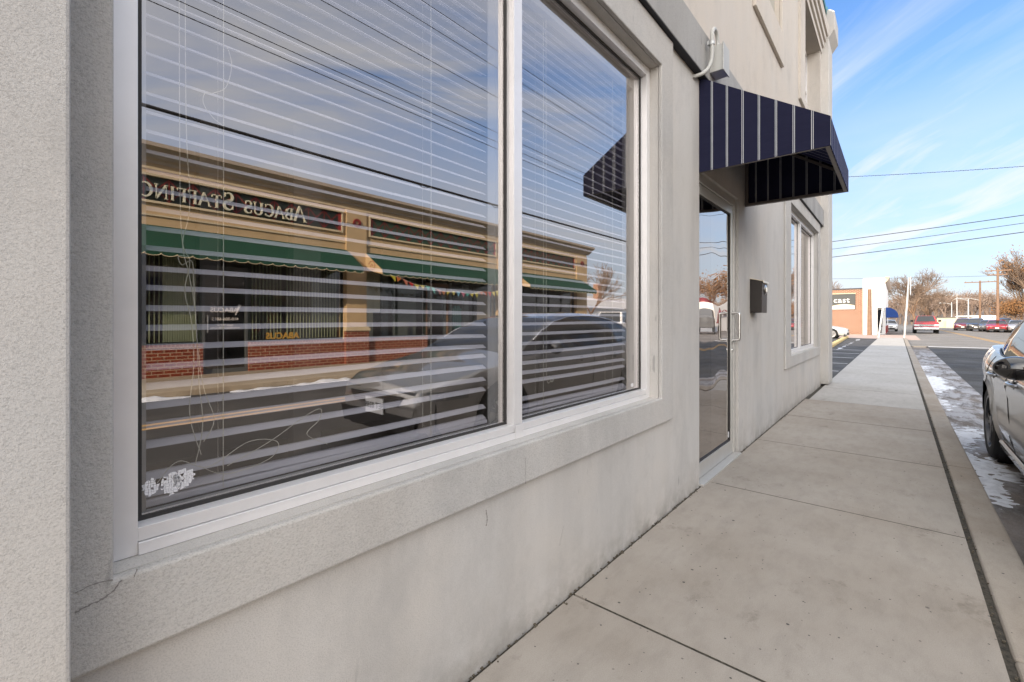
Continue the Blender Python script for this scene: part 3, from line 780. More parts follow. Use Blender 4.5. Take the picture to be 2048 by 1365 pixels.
for x in (X0 + .008, X1 - .008 - q):
    b.box(x, x + q, YO + .033, YW - .003, ZB + .0012, ZB + q); b.box(x, x + q, YW - .03, YW - .0035, ZB + q + .001, ZT - .062)
    b.prism([(YO + .035, ZV - .03), (YO + .035, ZV - .006), (YW - .031, ZT - .04), (YW - .031, ZT - .065)], 'X', x, x + q)
b.build('frame_bars', M['awn_bar'], aw)

# mailbox
mb_ = empty('mailbox', (5.07, YW, 1.29), 'dark bronze wall mailbox with a tan lid beside the glass door', 'mailbox')
b = MB(); b.prism([(1.117, 1.30), (1.012, 1.30), (1.007, 1.605), (1.117, 1.640)], 'X', 4.955, 5.185); b.build('box_body', M['mail'], mb_, bevel=.004)
b = MB(); b.prism([(1.117, 1.642), (.996, 1.612), (.992, 1.590), (.998, 1.590), (1.002, 1.606), (1.117, 1.634)], 'X', 4.945, 5.195); b.build('lid', M['mail_lid'], mb_, bevel=.002)
b = MB(); b.lathe([(.0, -.014), (.022, -.014), (.042, -.010), (.050, -.003), (.050, 0)], (5.08, 1.0065, 1.53), 'Y', 22); b.box(5.074, 5.086, .982, .993, 1.505, 1.550); b.build('medallion', M['steel'], mb_, smooth='auto')

# junction box and conduit
jb = empty('junction_box', (3.57, YB, 3.05), 'pale grey electrical box with a curved conduit above the awning', 'electrical box')
b = MB(); b.box(3.52, 3.66, .975, YB - .001, 3.06, 3.25); b.build('box_body', M['pvc'], jb, bevel=.004)
b = MB(); b.box(3.514, 3.666, .966, .9745, 3.054, 3.256); b.build('cover', M['pvc'], jb, bevel=.002)
b = MB(); b.tube(curl([(3.56, 1.02, 3.25), (3.56, 1.02, 3.30), (3.53, 1.02, 3.345), (3.48, 1.02, 3.35), (3.435, 1.02, 3.31), (3.425, 1.02, 3.24), (3.425, 1.02, 3.14), (3.41, 1.03, 3.06), (3.37, 1.06, 3.0), (3.33, 1.10, 2.975), (3.32, 1.125, 2.972)]), .0135, 12); b.build('conduit', M['pvc'], jb, smooth='auto')
b = MB(); b.lathe([(.018, -.012), (.019, -.012), (.019, .012), (.018, .012)], (3.425, 1.02, 3.22), 'Z', 14); b.box(3.40, 3.45, 1.036, 1.045, 3.208, 3.232); b.build('clamp', M['galv'], jb)

# crack lines in the near sill corner and vertical joints in the stucco
def crack(pts, y, name='crack', wdt=.0011, parent=office):
    b = MB(); P = [Vector((p[0], 0, p[1])) for p in [(c_[0], c_[2]) for c_ in curl([(q[0], 0, q[1]) for q in pts])]]
    r2 = random.Random(len(pts)); L = []; Rr = []
    for i, p in enumerate(P):
        d = (P[min(i + 1, len(P) - 1)] - P[max(i - 1, 0)]).normalized(); n_ = Vector((-d.z, 0, d.x)); j = r2.uniform(-.0009, .0009); w_ = 1.0 * wdt * r2.uniform(.3, 1.3)
        L.append((p.x + n_.x * (j + w_), y, p.z + n_.z * (j + w_))); Rr.append((p.x + n_.x * (j - w_), y, p.z + n_.z * (j - w_)))
    for i in range(len(P) - 1): b.quad(L[i], L[i + 1], Rr[i + 1], Rr[i])
    return b.build(name, m_crack, parent)
m_crack = m_plain('crack_dark', (.26, .245, .23), .95)
def WP(px, py, Y): return on_plane(px, py, Y)
crack([WP(150, 1186, YT), WP(190, 1168, YT), WP(226, 1160, YT)], YT - .0006)
crack([WP(150, 1226, YT), WP(175, 1212, YT), WP(205, 1198, YT), WP(228, 1180, YT), WP(243, 1160, YT)], YT - .0006, wdt=.0016)
crack([WP(268, 1155, YT), WP(275, 1138, YT)], YT - .0006)
crack([WP(1051, 916, YT), WP(1051, 945, YT), WP(1051, 968, YT)], YT - .0006, wdt=.0012)
crack([WP(972, 1020, YW), WP(974, 1040, YW), WP(972, 1052, YW)], YW - .0006, 'scuff', wdt=.0030)
crack([WP(1127, 1053, YW), WP(1122, 1075, YW), WP(1119, 1091, YW)], YW - .0006, 'scuff', wdt=.0012)

# ================================================================== CARS
def lerp_tab(tab, x):
    if x <= tab[0][0]: return tab[0][1]
    for (a, va), (b_, vb) in zip(tab[:-1], tab[1:]):
        if x <= b_:
            t = (x - a) / (b_ - a); t = t * t * (3 - 2 * t) * .5 + t * .5
            return va + (vb - va) * t
    return tab[-1][1]

SEDAN = dict(L=4.85, ax=(.93, 3.80), rw=.345,
    top=[(0, .60), (.06, .68), (.30, .765), (.8, .86), (1.35, .955), (1.8, .985), (3.4, 1.02), (4.0, 1.06), (4.55, 1.085), (4.78, 1.07), (4.85, .98)],
    wid=[(0, .60), (.08, .70), (.25, .80), (.55, .88), (1.0, .915), (2.0, .925), (3.8, .93), (4.3, .90), (4.6, .84), (4.78, .76), (4.85, .66)],
    roof=[(1.22, .93), (1.5, 1.085), (1.85, 1.255), (2.15, 1.365), (2.5, 1.425), (2.85, 1.44), (3.2, 1.425), (3.5, 1.385), (3.85, 1.30), (4.15, 1.20), (4.42, 1.085)],
    g0=1.22, g1=4.42, ws=2.12, rs=3.62, bot=.235, sgl=(1.72, 4.12), bp=(2.72, 2.78), cp=3.55)
SUV = dict(L=4.7, ax=(.92, 3.65), rw=.37,
    top=[(0, .70), (.06, .82), (.30, .92), (.8, 1.0), (1.3, 1.06), (1.8, 1.08), (3.4, 1.10), (4.3, 1.12), (4.6, 1.12), (4.7, 1.02)],
    wid=[(0, .64), (.08, .74), (.25, .84), (.55, .90), (1.0, .925), (2.0, .93), (3.8, .93), (4.3, .91), (4.55, .88), (4.66, .84), (4.7, .80)],
    roof=[(1.15, 1.03), (1.5, 1.25), (1.85, 1.46), (2.15, 1.60), (2.5, 1.66), (3.0, 1.68), (3.6, 1.67), (4.1, 1.63), (4.35, 1.50), (4.6, 1.12)],
    g0=1.15, g1=4.6, ws=2.05, rs=4.05, bot=.27, sgl=(1.65, 4.2), bp=(2.68, 2.74), cp=3.7)

def make_car(S, paint_m, name, label, cat='car', detail=True, group=None, rimm='rim', plate='9ET 0289'):
    root = empty(name, (0, 0, 0), label, cat, group)
    L = S['L']; off = -L / 2; rw = S['rw']; ra = rw + .05
    N = 110 if detail else 56
    xs = sorted({round(L * i / N, 4) for i in range(N + 1)} | {.015, .03, .06, L - .015, L - .03, L - .06})
    ts = [0, .02, .12, .25, .38, .50, .62, .74, .84, .92, .965, 1.0]
    def bottom(x):
        z = S['bot'] + (.05 if x < .12 or x > L - .12 else 0)
        for a in S['ax']:
            d = abs(x - a)
            if d < ra: z = max(z, rw + math.sqrt(ra * ra - d * d))
        return z
    def ysec(x, z, zs):
        w_ = lerp_tab(S['wid'], x); zt = lerp_tab(S['top'], x)
        h = (z - S['bot']) / (zt - S['bot'])
        y = w_ * (1 - .07 * max(0, .25 - h) / .25 - .015 * (1 - abs(h - .45) * 2))
        if h > .80: y -= w_ * .095 * ((h - .80) / .20) ** 1.6
        # character crease low on the doors and a shoulder line
        y -= .018 * math.exp(-((h - .30) / .07) ** 2) * (1 if S['ax'][0] + .4 < x < S['ax'][1] - .4 else 0)
        y += .012 * math.exp(-((h - .74) / .05) ** 2)
        for a in S['ax']:
            d = math.hypot(x - a, z - rw)
            if ra < d < ra + .10: y += .020 * (1 - (d - ra) / .10)
            elif d <= ra + .001: y += .020
        return y
    rows = []
    for x in xs:
        zb = bottom(x); zt = lerp_tab(S['top'], x); sec = []
        for t in ts:
            z = zb + (zt - .02 - zb) * t; sec.append((x + off, ysec(x, z, 0), z))
        y_e = sec[-1][1]
        crown = .035 if (x < S['g0'] + .2 or x > S['g1'] - .3) else .0
        for f in (.93, .8, .55, .28, 0):
            sec.append((x + off, y_e * f, zt - .02 + .02 * (1 - f) * 1.2 + crown * (1 - f * f)))
        rows.append(sec)
    b = MB(); n = len(rows[0])
    vs = []; fs = []
    for sec in rows: vs += sec
    for i in range(len(rows) - 1):
        for k in range(n - 1): fs.append((i * n + k, i * n + k + 1, (i + 1) * n + k + 1, (i + 1) * n + k))
    m0 = len(vs)
    b.add(vs, fs); b.add([(v[0], -v[1], v[2]) for v in vs], [tuple(reversed(f)) for f in fs])
    # closed ends
    for i in (0, len(rows) - 1):
        sec = rows[i]
        for k in range(n - 1): b.quad(sec[k], sec[k + 1], (sec[k + 1][0], -sec[k + 1][1], sec[k + 1][2]), (sec[k][0], -sec[k][1], sec[k][2]))
    body = b.build('body', paint_m, root, smooth='auto')
    me = body.data; bm = bmesh.new(); bm.from_mesh(me); bmesh.ops.remove_doubles(bm, verts=bm.verts, dist=.0008); bmesh.ops.recalc_face_normals(bm, faces=bm.faces); bm.to_mesh(me); bm.free()
    for p in me.polygons: p.use_smooth = True
    try: me.set_sharp_from_angle(angle=R(42))
    except Exception: pass
    # greenhouse
    gx = sorted({round(S['g0'] + (S['g1'] - S['g0']) * i / 44, 4) for i in range(45)} | {S['ws'], S['rs'], S['sgl'][0], S['sgl'][1], S['bp'][0], S['bp'][1], S['cp'], S['cp'] + .06})
    G = []
    for x in gx:
        belt = lerp_tab(S['top'], x) - .022; zr = max(lerp_tab(S['roof'], x), belt + .004)
        yb_ = ysec(x, belt, 0) * .985; h = zr - belt; hm = 1.44 - .99
        taper = .80 if x > 3.4 and S is SEDAN else .86
        yb2 = yb_ * (1 - .10 * max(0, x - 3.5) if x > 3.5 else 1)
        yt = yb2 - .36 * h - .04; 
        prof = [(yb2, belt), (yb2 - .14 * h, belt + .38 * h), (yb2 - .32 * h, belt + .78 * h), (yb2 - .40 * h, belt + .90 * h), (yb2 - .56 * h, belt + .975 * h), ((yb2 - .56 * h) * .62, zr + .006), ((yb2 - .56 * h) * .3, zr + .012), (0, zr + .014)]
        G.append([(x + off, y, z) for y, z in prof])
    from collections import defaultdict
    parts = defaultdict(MB)
    nn = len(G[0])
    for i in range(len(gx) - 1):
        xm = (gx[i] + gx[i + 1]) / 2
        for k in range(nn - 1):
            q = [G[i][k], G[i][k + 1], G[i + 1][k + 1], G[i + 1][k]]
            if k <= 2:
                hgt = G[i][nn - 1][2] - G[i][0][2]
                pil = S['bp'][0] < xm < S['bp'][1] or S['cp'] < xm < S['cp'] + .06
                if k == 2: key = 'roof'
                else: key = 'side_window' if (S['sgl'][0] < xm < S['sgl'][1] and not pil and hgt > .08) else 'roof'
                if k == 2 and S['sgl'][0] + .15 < xm < S['sgl'][1] - .3 and not pil: key = 'side_window'
            elif k == 3: key = 'roof'
            else:
                key = 'windshield' if xm < S['ws'] else ('rear_window' if xm > S['rs'] else 'roof')
            zone = (0 if xm < S['bp'][0] else (1 if xm < S['cp'] else 2)) if key == 'side_window' else 0
            parts[(key, zone, 1 if key == 'side_window' else 0)].add(q, [(0, 1, 2, 3)]); parts[(key, zone, -1 if key == 'side_window' else 0)].add([(v[0], -v[1], v[2]) for v in q], [(3, 2, 1, 0)])
    for (key, _z, _s), pb in parts.items():
        o = pb.build(key, paint_m if key == 'roof' else M['carglass'], root)
        bm = bmesh.new(); bm.from_mesh(o.data); bmesh.ops.remove_doubles(bm, verts=bm.verts, dist=.0005); bmesh.ops.recalc_face_normals(bm, faces=bm.faces); bm.to_mesh(o.data); bm.free()
        for p in o.data.polygons: p.use_smooth = True
        try: o.data.set_sharp_from_angle(angle=R(50))
        except Exception: pass
    if detail:
        # chrome line along the top of the side glass, black pillar strips, door seams
        for s in (1, -1):
            b = MB(); P = []
            for sec in G:
                x = sec[0][0] - off
                if 1.55 < x < S['sgl'][1] + .12: P.append((sec[3][0], s * (sec[3][1] + .004), sec[3][2] + .002))
            b.tube(P, .009, 6); b.build('window_trim', M['chrome'], root, smooth=True)
            b = MB(); P = [(sec[0][0], s * (sec[0][1] + .006), sec[0][2] + .006) for sec in G if 1.5 < sec[0][0] - off < S['sgl'][1]]
            b.tube(P, .007, 5); b.build('window_seal', M['plastic'], root, smooth=True)
            for (x0, za, zb_) in ((1.50, .30, .93), (2.72, .28, .97), (3.62, .72, .99)):
                b = MB(); P = []
                for k in range(13):
                    z = za + (zb_ - za) * k / 12; xx = x0 + (.10 * (1 - k / 12) ** 2 if x0 > 3 else 0)
                    P.append((xx + off, s * (ysec(xx, z, 0) + .0006), z))
                b.tube(P, .0028, 4); b.build('door_seam', M['black'], root)
            for x0 in (2.40, 3.28):
                b = MB(); z = .845
                yy = ysec(x0, z, 0)
                b.tube(curl([(x0 - .11 + off, s * (yy - .002), z), (x0 - .10 + off, s * (yy + .022), z + .002), (x0 + off, s * (yy + .036), z + .004), (x0 + .10 + off, s * (yy + .024), z + .004), (x0 + .115 + off, s * (yy - .002), z + .004)]), .0135, 8)
                h = b.build('door_handle', paint_m, root, smooth='auto')
                b = MB(); b.lathe([(.0, .0045 * s), (.036, .0035 * s), (.040, 0)], (x0 + .01 + off, s * (yy - .001), z), 'Y', 16); b.build('handle_recess', M['black'], h)
            # mirror
            b = MB(); cx = 1.74 + off; cz = 1.015; 
            vs = []; fs = []; nu, nv = 14, 10
            for i in range(nu + 1):
                u = i / nu; yy = .90 + .215 * u; r_ = (math.sin(math.pi * (.10 + .885 * u))) ** .55
                for k in range(nv):
                    a = 2 * math.pi * k / nv
                    ca, sa = math.cos(a), math.sin(a)
                    vs.append((cx + .08 * r_ * ca - .03 * u, s * yy, cz + .084 * r_ * sa + .006 * u))
            for i in range(nu):
                for k in range(nv): fs.append((i * nv + k, i * nv + (k + 1) % nv, (i + 1) * nv + (k + 1) % nv, (i + 1) * nv + k))
            fs.append(tuple(range(nv))); fs.append(tuple(nu * nv + k for k in range(nv - 1, -1, -1)))
            b.add(vs, fs); mo = b.build('mirror', M['gloss_black'], root, smooth=True, subsurf=1)
            b = MB(); b.prism([(cx - .03, .86), (cx + .03, .86), (cx + .02, .93), (cx - .03, .93)], 'Z', .965, .995) if s > 0 else b.prism([(cx - .03, -.86), (cx + .03, -.86), (cx + .02, -.93), (cx - .03, -.93)], 'Z', .965, .995)
            b.build('mirror_foot', M['gloss_black'], mo)
            # sill
            b = MB(); P0 = S['ax'][0] + ra + .02; P1 = S['ax'][1] - ra - .02
            yy = .885
            b.prism([(s * (yy - .05), .17), (s * (yy - .01), .18), (s * (yy + .002), .235), (s * (yy - .01), .262)], 'X', P0 + off, P1 + off); b.build('sill_skirt', paint_m, root, bevel=.004)
    # lamps, grille, bumpers, plates
    for s in (1, -1):
        def patch(nm, x0, x1, z0, z1, mt, front):
            b = MB(); nx = 6; vs = []; fs = []
            for i in range(nx + 1):
                x = x0 + (x1 - x0) * i / nx
                for z in (z0 + (z1 - z0) * .15 * (i / nx), z1 + (z1 - z0) * .10 * (i / nx)):
                    vs.append((x + off, s * (ysec(x, z, 0) + .007), z))
            for i in range(nx): fs.append((2 * i, 2 * i + 1, 2 * i + 3, 2 * i + 2))
            xe = x0 if front else x1; i0 = 0 if front else nx
            ye = ysec(xe, z0, 0)
            d = -.012 if front else .012
            vs += [(xe + off + d, s * ye * .50, z0 + .03), (xe + off + d, s * ye * .50, z1 - .01)]
            m_ = len(vs); fs.append((2 * i0, 2 * i0 + 1, m_ - 1, m_ - 2)); b.add(vs, fs); return b.build(nm, mt, root, smooth='auto')
        zt0 = lerp_tab(S['top'], .1)
        patch('headlight', .03, .46, zt0 - .12, zt0 - .035, M['lamp_clear'], True)
        patch('tail_light', L - .42, L - .02, lerp_tab(S['top'], L - .3) - .20, lerp_tab(S['top'], L - .3) - .08, M['lamp_red'], False)
    b = MB(); b.prism([(-.38, .50), (.38, .50), (.46, .60), (-.46, .60)], 'X', off - .012, off + .05); gr = b.build('grille', M['plastic'], root)
    b = MB(); b.prism([(-.60, .26), (.60, .26), (.66, .42), (-.66, .42)], 'X', off - .010, off + .06); b.build('lower_intake', M['plastic'], root)
    if detail:
        b = MB(); 
        for k in range(4): b.box(off - .016, off - .0125, -.44 + .02 * (3 - k), .44 - .02 * (3 - k), .515 + .022 * k, .520 + .022 * k)
        b.build('grille_bar', M['chrome'], gr)
    b = MB(); b.box(off - .024, off - .013, -.155, .155, .40, .555); pl = b.build('front_plate', M['p_white'], root)
    if detail:
        text_mesh(plate, .085, M['black'], 'plate_lettering', pl, Matrix.Translation((off - .0255, 0, .475)) @ Matrix.Rotation(-R(90), 4, 'Z') @ Matrix.Rotation(R(90), 4, 'X'), depth=.0008, bold=.0005)
    b = MB(); b.box(-off + .004, -off + .012, -.155, .155, .62, .775); b.build('rear_plate', M['p_white'], root)
    # underside, wells, wheels
    b = MB(); b.box(off + .15, -off - .15, -.74, .74, .18, .62); b.build('underbody', M['black'], root)
    for a in S['ax']:
        for s in (1, -1):
            b = MB(); b.lathe([(0.001, s * .60), (ra + .012, s * .60), (ra + .012, s * .875)], (a + off, 0, rw), 'Y', 28)
            b.build('wheel_well', M['black'], root)
    for a in S['ax']:
        for s in (1, -1):
            c = (a + off, 0, rw); yo = s * .912; yi = s * .70
            b = MB(); b.lathe([(rw - .10, yi), (rw - .03, yi), (rw, yi + s * .03), (rw, yo - s * .03), (rw - .012, yo - s * .010), (rw - .035, yo), (rw - .095, yo - s * .004), (rw - .10, yo - s * .02), (rw - .10, yi)], c, 'Y', 40 if detail else 20)
            wh = b.build('wheel', M['tyre'], root, smooth='auto')
            b = MB(); r1 = rw - .095
            b.lathe([(r1, yo - s * .005), (r1 - .018, yo - s * .007), (r1 - .024, yo - s * .05), (r1 - .03, yo - s * .10), (.0, yo - s * .10)], c, 'Y', 40 if detail else 16)
            ns = 5
            for k in range(ns):
                for da in ((-.13, .13) if detail else (0,)):
                    a0 = 2 * math.pi * k / ns + da * .55; a1_ = 2 * math.pi * k / ns + da * 1.5
                    wv = .014 if detail else .03
                    p0 = Vector((math.cos(a0) * .05, 0, math.sin(a0) * .05)); p1 = Vector((math.cos(a1_) * (r1 - .012), 0, math.sin(a1_) * (r1 - .012)))
                    d = (p1 - p0).normalized(); nrm = Vector((-d.z, 0, d.x)) * wv
                    C = Vector(c); q = [C + p0 + nrm * 1.3, C + p1 + nrm * .9, C + p1 - nrm * .9, C + p0 - nrm * 1.3]
                    ya, yb2 = yo - s * .022, yo - s * .055
                    vs = [(v.x, ya, v.z) for v in q] + [(v.x, yb2, v.z) for v in q]
                    b.add(vs, [(0, 1, 2, 3), (7, 6, 5, 4), (0, 4, 5, 1), (1, 5, 6, 2), (2, 6, 7, 3), (3, 7, 4, 0)])
            b.lathe([(.0, yo - s * .018), (.05, yo - s * .018), (.062, yo - s * .03), (.062, yo - s * .06)], c, 'Y', 16)
            b.build('rim', M[rimm], wh, smooth='auto')
            if detail:
                b = MB(); b.lathe([(.0, yo - s * .07), (.15, yo - s * .07), (.15, yo - s * .085)], c, 'Y', 30); b.build('brake_disc', M['steel'], wh)
    return root

def repaint(root, m):
    for ch in root.children:
        if ch.name.split('.')[0] in ('body', 'roof', 'door_handle', 'sill_skirt', 'cab', 'bed', 'hood'):
            for s in ch.material_slots: s.link = 'OBJECT'; s.material = m

def copy_tree(o, parent=None):
    c = o.copy(); COL.objects.link(c); c.parent = parent
    for ch in o.children: copy_tree(ch, c)
    return c

def place(root, x, y, rz=0, z=-.10):
    root.location = (x, y, z); root.rotation_euler = (0, 0, rz); return root

RZ = -.10
near_car = make_car(SEDAN, M['p_silver'], 'parked_car', 'silver-grey sedan parked against the kerb, black mirror, at the right edge')
for ch in near_car.children:
    n0 = ch.name.split('.')[0]
    if n0 == 'roof': ch.data.materials[0] = M['gloss_black']
    if n0 == 'headlight': ch.data.materials[0] = m_plain('smoked_headlamp', (.16, .17, .18), .15, .2)
place(near_car, 2.60 + SEDAN['L'] / 2, -1.585, 0, RZ - .005)

sed = make_car(SEDAN, M['p_silver2'], 'parked_car', 'pale silver sedan nosed up to the yellow kerb beside the brick wall', detail=False, group='cars parked in the lots', rimm='rim_silver')
place(sed, 41, 5.15, R(90), -.07)
suv = make_car(SUV, M['p_black'], 'parked_car', 'black utility vehicle second from the long white van', detail=False, group='cars parked in the lots', rimm='rim_silver')
rows = [  # src, x, y, paint, label, rot
    (suv, 88.0, -6.9, 'p_dred', 'dark red utility vehicle parked nearest the long white van', 0),
    ('suv', 86.0, -7.95, 'p_black', 'black utility vehicle second from the long white van', 0),
    (sed, 85.0, -9.0, 'p_grey', 'grey car left of the bright red car, half hidden by it', 0),
    ('suv', 85.5, -10.4, 'p_blue', 'tall dark blue utility vehicle behind the bright red car', 0),
    (sed, 79.5, -9.1, 'p_red', 'bright red car in the middle of the far parked row', 0),
    (sed, 79.0, -10.8, 'p_silver2', 'silver car between the bright red car and the end of the row', 0),
    (sed, 76.5, -12.3, 'p_blue', 'blue car at the right end of the far parked row', 0)]
for src, x, y, pm, lab, rz in rows:
    o = suv if src is suv else copy_tree(suv if src == 'suv' else src)
    if lab: o['label'] = lab
    o['group'] = 'cars parked in the lots'
    place(o, x, y, rz + R(-6)); repaint(o, M[pm])

# pickups
def make_pickup(pm, label, name='pickup_truck', group=None):
    root = empty(name, (0, 0, 0), label, 'pickup truck', group)
    L = 5.6; x0 = -L / 2
    b = MB(); b.prism([(x0 + .06, .55), (x0, .70), (x0, 1.02), (x0 + .05, 1.12), (x0 + 1.35, 1.20), (x0 + 1.4, 1.20), (x0 + 1.4, .45), (x0 + 1.35, .45)], 'Y', -.96, .96)
    b.build('hood', pm, root, bevel=.04, seg=3)
    b = MB(); b.prism([(x0 + 1.402, .42), (x0 + 1.402, 1.20), (x0 + 3.55, 1.22), (x0 + 3.55, .42)], 'Y', -.96, .96)
    n0 = len(b.v)
    zt = 1.86
    lo = [(x0 + 1.25, .90, 1.18), (x0 + 1.25, -.90, 1.18), (x0 + 3.5, -.92, 1.21), (x0 + 3.5, .92, 1.21)]; hi = [(x0 + 1.95, .68, zt), (x0 + 1.95, -.68, zt), (x0 + 3.35, -.70, zt), (x0 + 3.35, .70, zt)]
    b.add(lo + hi, [(0, 1, 5, 4), (1, 2, 6, 5), (2, 3, 7, 6), (3, 0, 4, 7), (4, 5, 6, 7)])
    b.build('cab', pm, root, bevel=.03, seg=3)
    def inset(q, k, d):
        c = sum((Vector(p) for p in q), Vector()) / 4; n_ = (Vector(q[1]) - Vector(q[0])).cross(Vector(q[2]) - Vector(q[0])).normalized()
        return [tuple(c + (Vector(p) - c) * k + n_ * d) for p in q]
    for nm, q in (('windshield', (lo[0], lo[1], hi[1], hi[0])), ('rear_window', (lo[2], lo[3], hi[3], hi[2])), ('side_window', (lo[3], lo[0], hi[0], hi[3])), ('side_window', (lo[1], lo[2], hi[2], hi[1]))):
        q2 = inset(q, .86, .012); b = MB(); b.quad(*q2); b.build(nm, M['carglass'], root)
    b = MB(); b.box(x0 + 3.56, x0 + L, -.96, -.88, .50, 1.22); b.box(x0 + 3.56, x0 + L, .88, .96, .50, 1.22); b.box(x0 + L - .08, x0 + L, -.879, .879, .50, 1.22); b.box(x0 + 3.56, x0 + L - .081, -.879, .879, .55, .62)
    b.build('bed', pm, root, bevel=.02)
    b = MB(); b.box(x0 - .035, x0 + .02, -.62, .62, .74, .96); gr = b.build('grille', M['chrome'], root, bevel=.01)
    b = MB(); b.box(x0 - .038, x0 - .0351, -.56, .56, .765, .83); b.box(x0 - .038, x0 - .0351, -.56, .56, .87, .935); b.build('grille_opening', M['black'], gr)
    for s in (1, -1):
        b = MB(); b.box(x0 - .03, x0 + .10, s * .63, s * .95, .76, .96); b.build('headlight', M['lamp_clear'], root, bevel=.01)
        b = MB(); b.box(x0 + 1.62, x0 + 1.75, s * .97, s * 1.20, 1.20, 1.42); b.build('mirror', M['plastic'], root, bevel=.02)
    b = MB(); b.box(x0 - .12, x0 + .02, -.97, .97, .42, .66); b.build('bumper', M['chrome'], root, bevel=.03)
    b = MB(); b.box(x0 - .126, x0 - .121, -.16, .16, .48, .62); b.build('front_plate', M['p_white'], root)
    b = MB(); b.box(x0 + .3, x0 + L - .2, -.80, .80, .34, .54); b.build('underbody', M['black'], root)
    for ax in (.95, 4.55):
        for s in (1, -1):
            c = (x0 + ax, 0, .39)
            b = MB(); b.lathe([(.47, s * .90), (.47, s * .966), (.0, s * .966)], c, 'Y', 24); b.build('wheel_arch', M['black'], root)
            b = MB(); b.lathe([(.0, s * .72), (.36, s * .72), (.39, s * .75), (.39, s * .95), (.37, s * .98), (.24, s * .975)], c, 'Y', 24); wh = b.build('wheel', M['tyre'], root, smooth='auto')
            b = MB(); b.lathe([(.24, s * .976), (.20, s * .94), (.06, s * .95), (.0, s * .975)], c, 'Y', 20); b.build('rim', M['rim_silver'], wh, smooth='auto')
    return root
pick = make_pickup(M['p_red'], 'red pickup truck facing the camera at the far kerb, chrome bumper')
place(pick, 66.0, -2.25, 0)
p2 = copy_tree(pick); p2['label'] = 'white pickup truck parked across the street past the corner of the shop row'; repaint(p2, M['p_white']); place(p2, 25.5, -10.9, R(-10))

# long white van in the far lot
van = empty('white_van', (146, -11, -.12), 'long white van with low sloping nose at the far end of the car park', 'van')
b = MB(); b.prism([(-8.3, .4), (-8.25, .95), (-9.0, 1.3), (-9.9, 2.1), (-10.4, 2.35), (-16.5, 2.4), (-16.5, .4)], 'X', 145, 147.1); b.build('body', M['p_white'], van, bevel=.1, seg=3)
b = MB(); b.quad((144.985, -9.4, 1.45), (144.985, -10.4, 1.45), (144.985, -10.6, 2.05), (144.985, -10.0, 2.0)); b.build('side_window', M['carglass'], van)
for ay in (-9.5, -15.0):
    for xx in (144.98, 147.12):
        b = MB(); b.lathe([(.0, -.02), (.34, -.02), (.37, 0), (.34, .02), (0, .02)], (xx, ay, .26), 'X', 16); b.build('wheel', M['tyre'], van)

# ================================================================== SHOP ROW ACROSS THE STREET
YS = -9.58
shop = empty('shop_row', (8, YS, 0), 'single-storey tan shop row with brick base and green awnings, across the street', 'building')
XS0, XS1 = -9.0, 19.9
bays = [(-3.6, 6.76), (7.45, 13.2), (13.95, 18.9)]          # between piers
piers = [(-4.3, -3.6), (6.76, 7.45), (13.2, 13.95), (18.9, 19.9)]
hs = [(-3.6, 3.30, .70, 3.15), (3.30, 4.26, -.02, 3.15), (4.26, 6.76, .70, 3.15), (7.45, 9.75, .70, 3.15), (9.75, 10.75, -.02, 3.15), (10.75, 13.2, .70, 3.15), (13.95, 18.9, .70, 3.15)]
b = MB(); wall_cells(b, XS0, XS1, .70, 4.55, YS - .3, YS, [h if h[2] > 0 else (h[0], h[1], .6, h[3]) for h in hs]); b.build('wall', M['tan'], shop)
b = MB(); wall_cells(b, XS0, XS1, -.12, .6205, YS - .29, YS + .012, [(3.30, 4.26, -.2, .7), (9.75, 10.75, -.2, .7)]); b.build('brick_base', M['brick_f'], shop)
b = MB(); wall_cells(b, XS0, XS1, .621, .6995, YS - .29, YS + .03, [(3.30, 4.26, .5, .8), (9.75, 10.75, .5, .8)]); b.build('brick_sill', M['brick_c'], shop)
b = MB(); b.box(XS0, XS0 + .3, YS - 12, YS - .301, -.12, 4.4); b.box(XS1 - .3, XS1, YS - 12, YS - .301, -.12, 4.4); b.box(XS0, XS1, YS - 12.3, YS - 12, -.12, 4.4); b.build('side_wall', M['tan'], shop)
b = MB(); b.box(XS0, XS1, YS - 12, YS - .301, 4.2, 4.3); b.build('roof', M['roof'], shop)
# cornice
b = MB(); prof = [(YS - .2, 4.55), (YS + .02, 4.55), (YS + .05, 4.60), (YS + .12, 4.64), (YS + .20, 4.74), (YS + .30, 4.80), (YS + .36, 4.82), (YS + .36, 4.90), (YS + .10, 4.93), (YS - .2, 4.93)]
b.prism(prof, 'X', XS0, XS1 + .25); b.build('cornice', M['cornice'], shop)
b = MB(); b.box(XS0, XS1, YS + .001, YS + .025, 4.42, 4.47); b.box(XS0, XS1, YS + .001, YS + .035, 3.44, 3.475); b.build('moulding', M['tan_light'], shop)
for (a, c) in piers:
    b = MB(); b.box(a + .02, c - .02, YS + .001, YS + .07, 1.06, 4.41); p = b.build('pier', M['tan'], shop, bevel=.01)
    b = MB(); b.box(a - .02, c + .02, YS + .014, YS + .13, -.12, .93); b.build('pier_brick', M['brick_f'], p)
    b = MB(); b.box(a - .05, c + .05, YS + .014, YS + .17, .932, 1.0); b.box(a - .02, c + .02, YS + .014, YS + .14, 1.001, 1.055); b.build('pier_cap', M['tan_light'], p, bevel=.01)
    b = MB(); cx = (a + c) / 2; b.lathe([(.055, 0), (.055, .03), (.12, .035), (.12, 0)], (cx, YS + .071, 4.05), 'Y', 20); b.build('rosette', M['red_trim'], p)
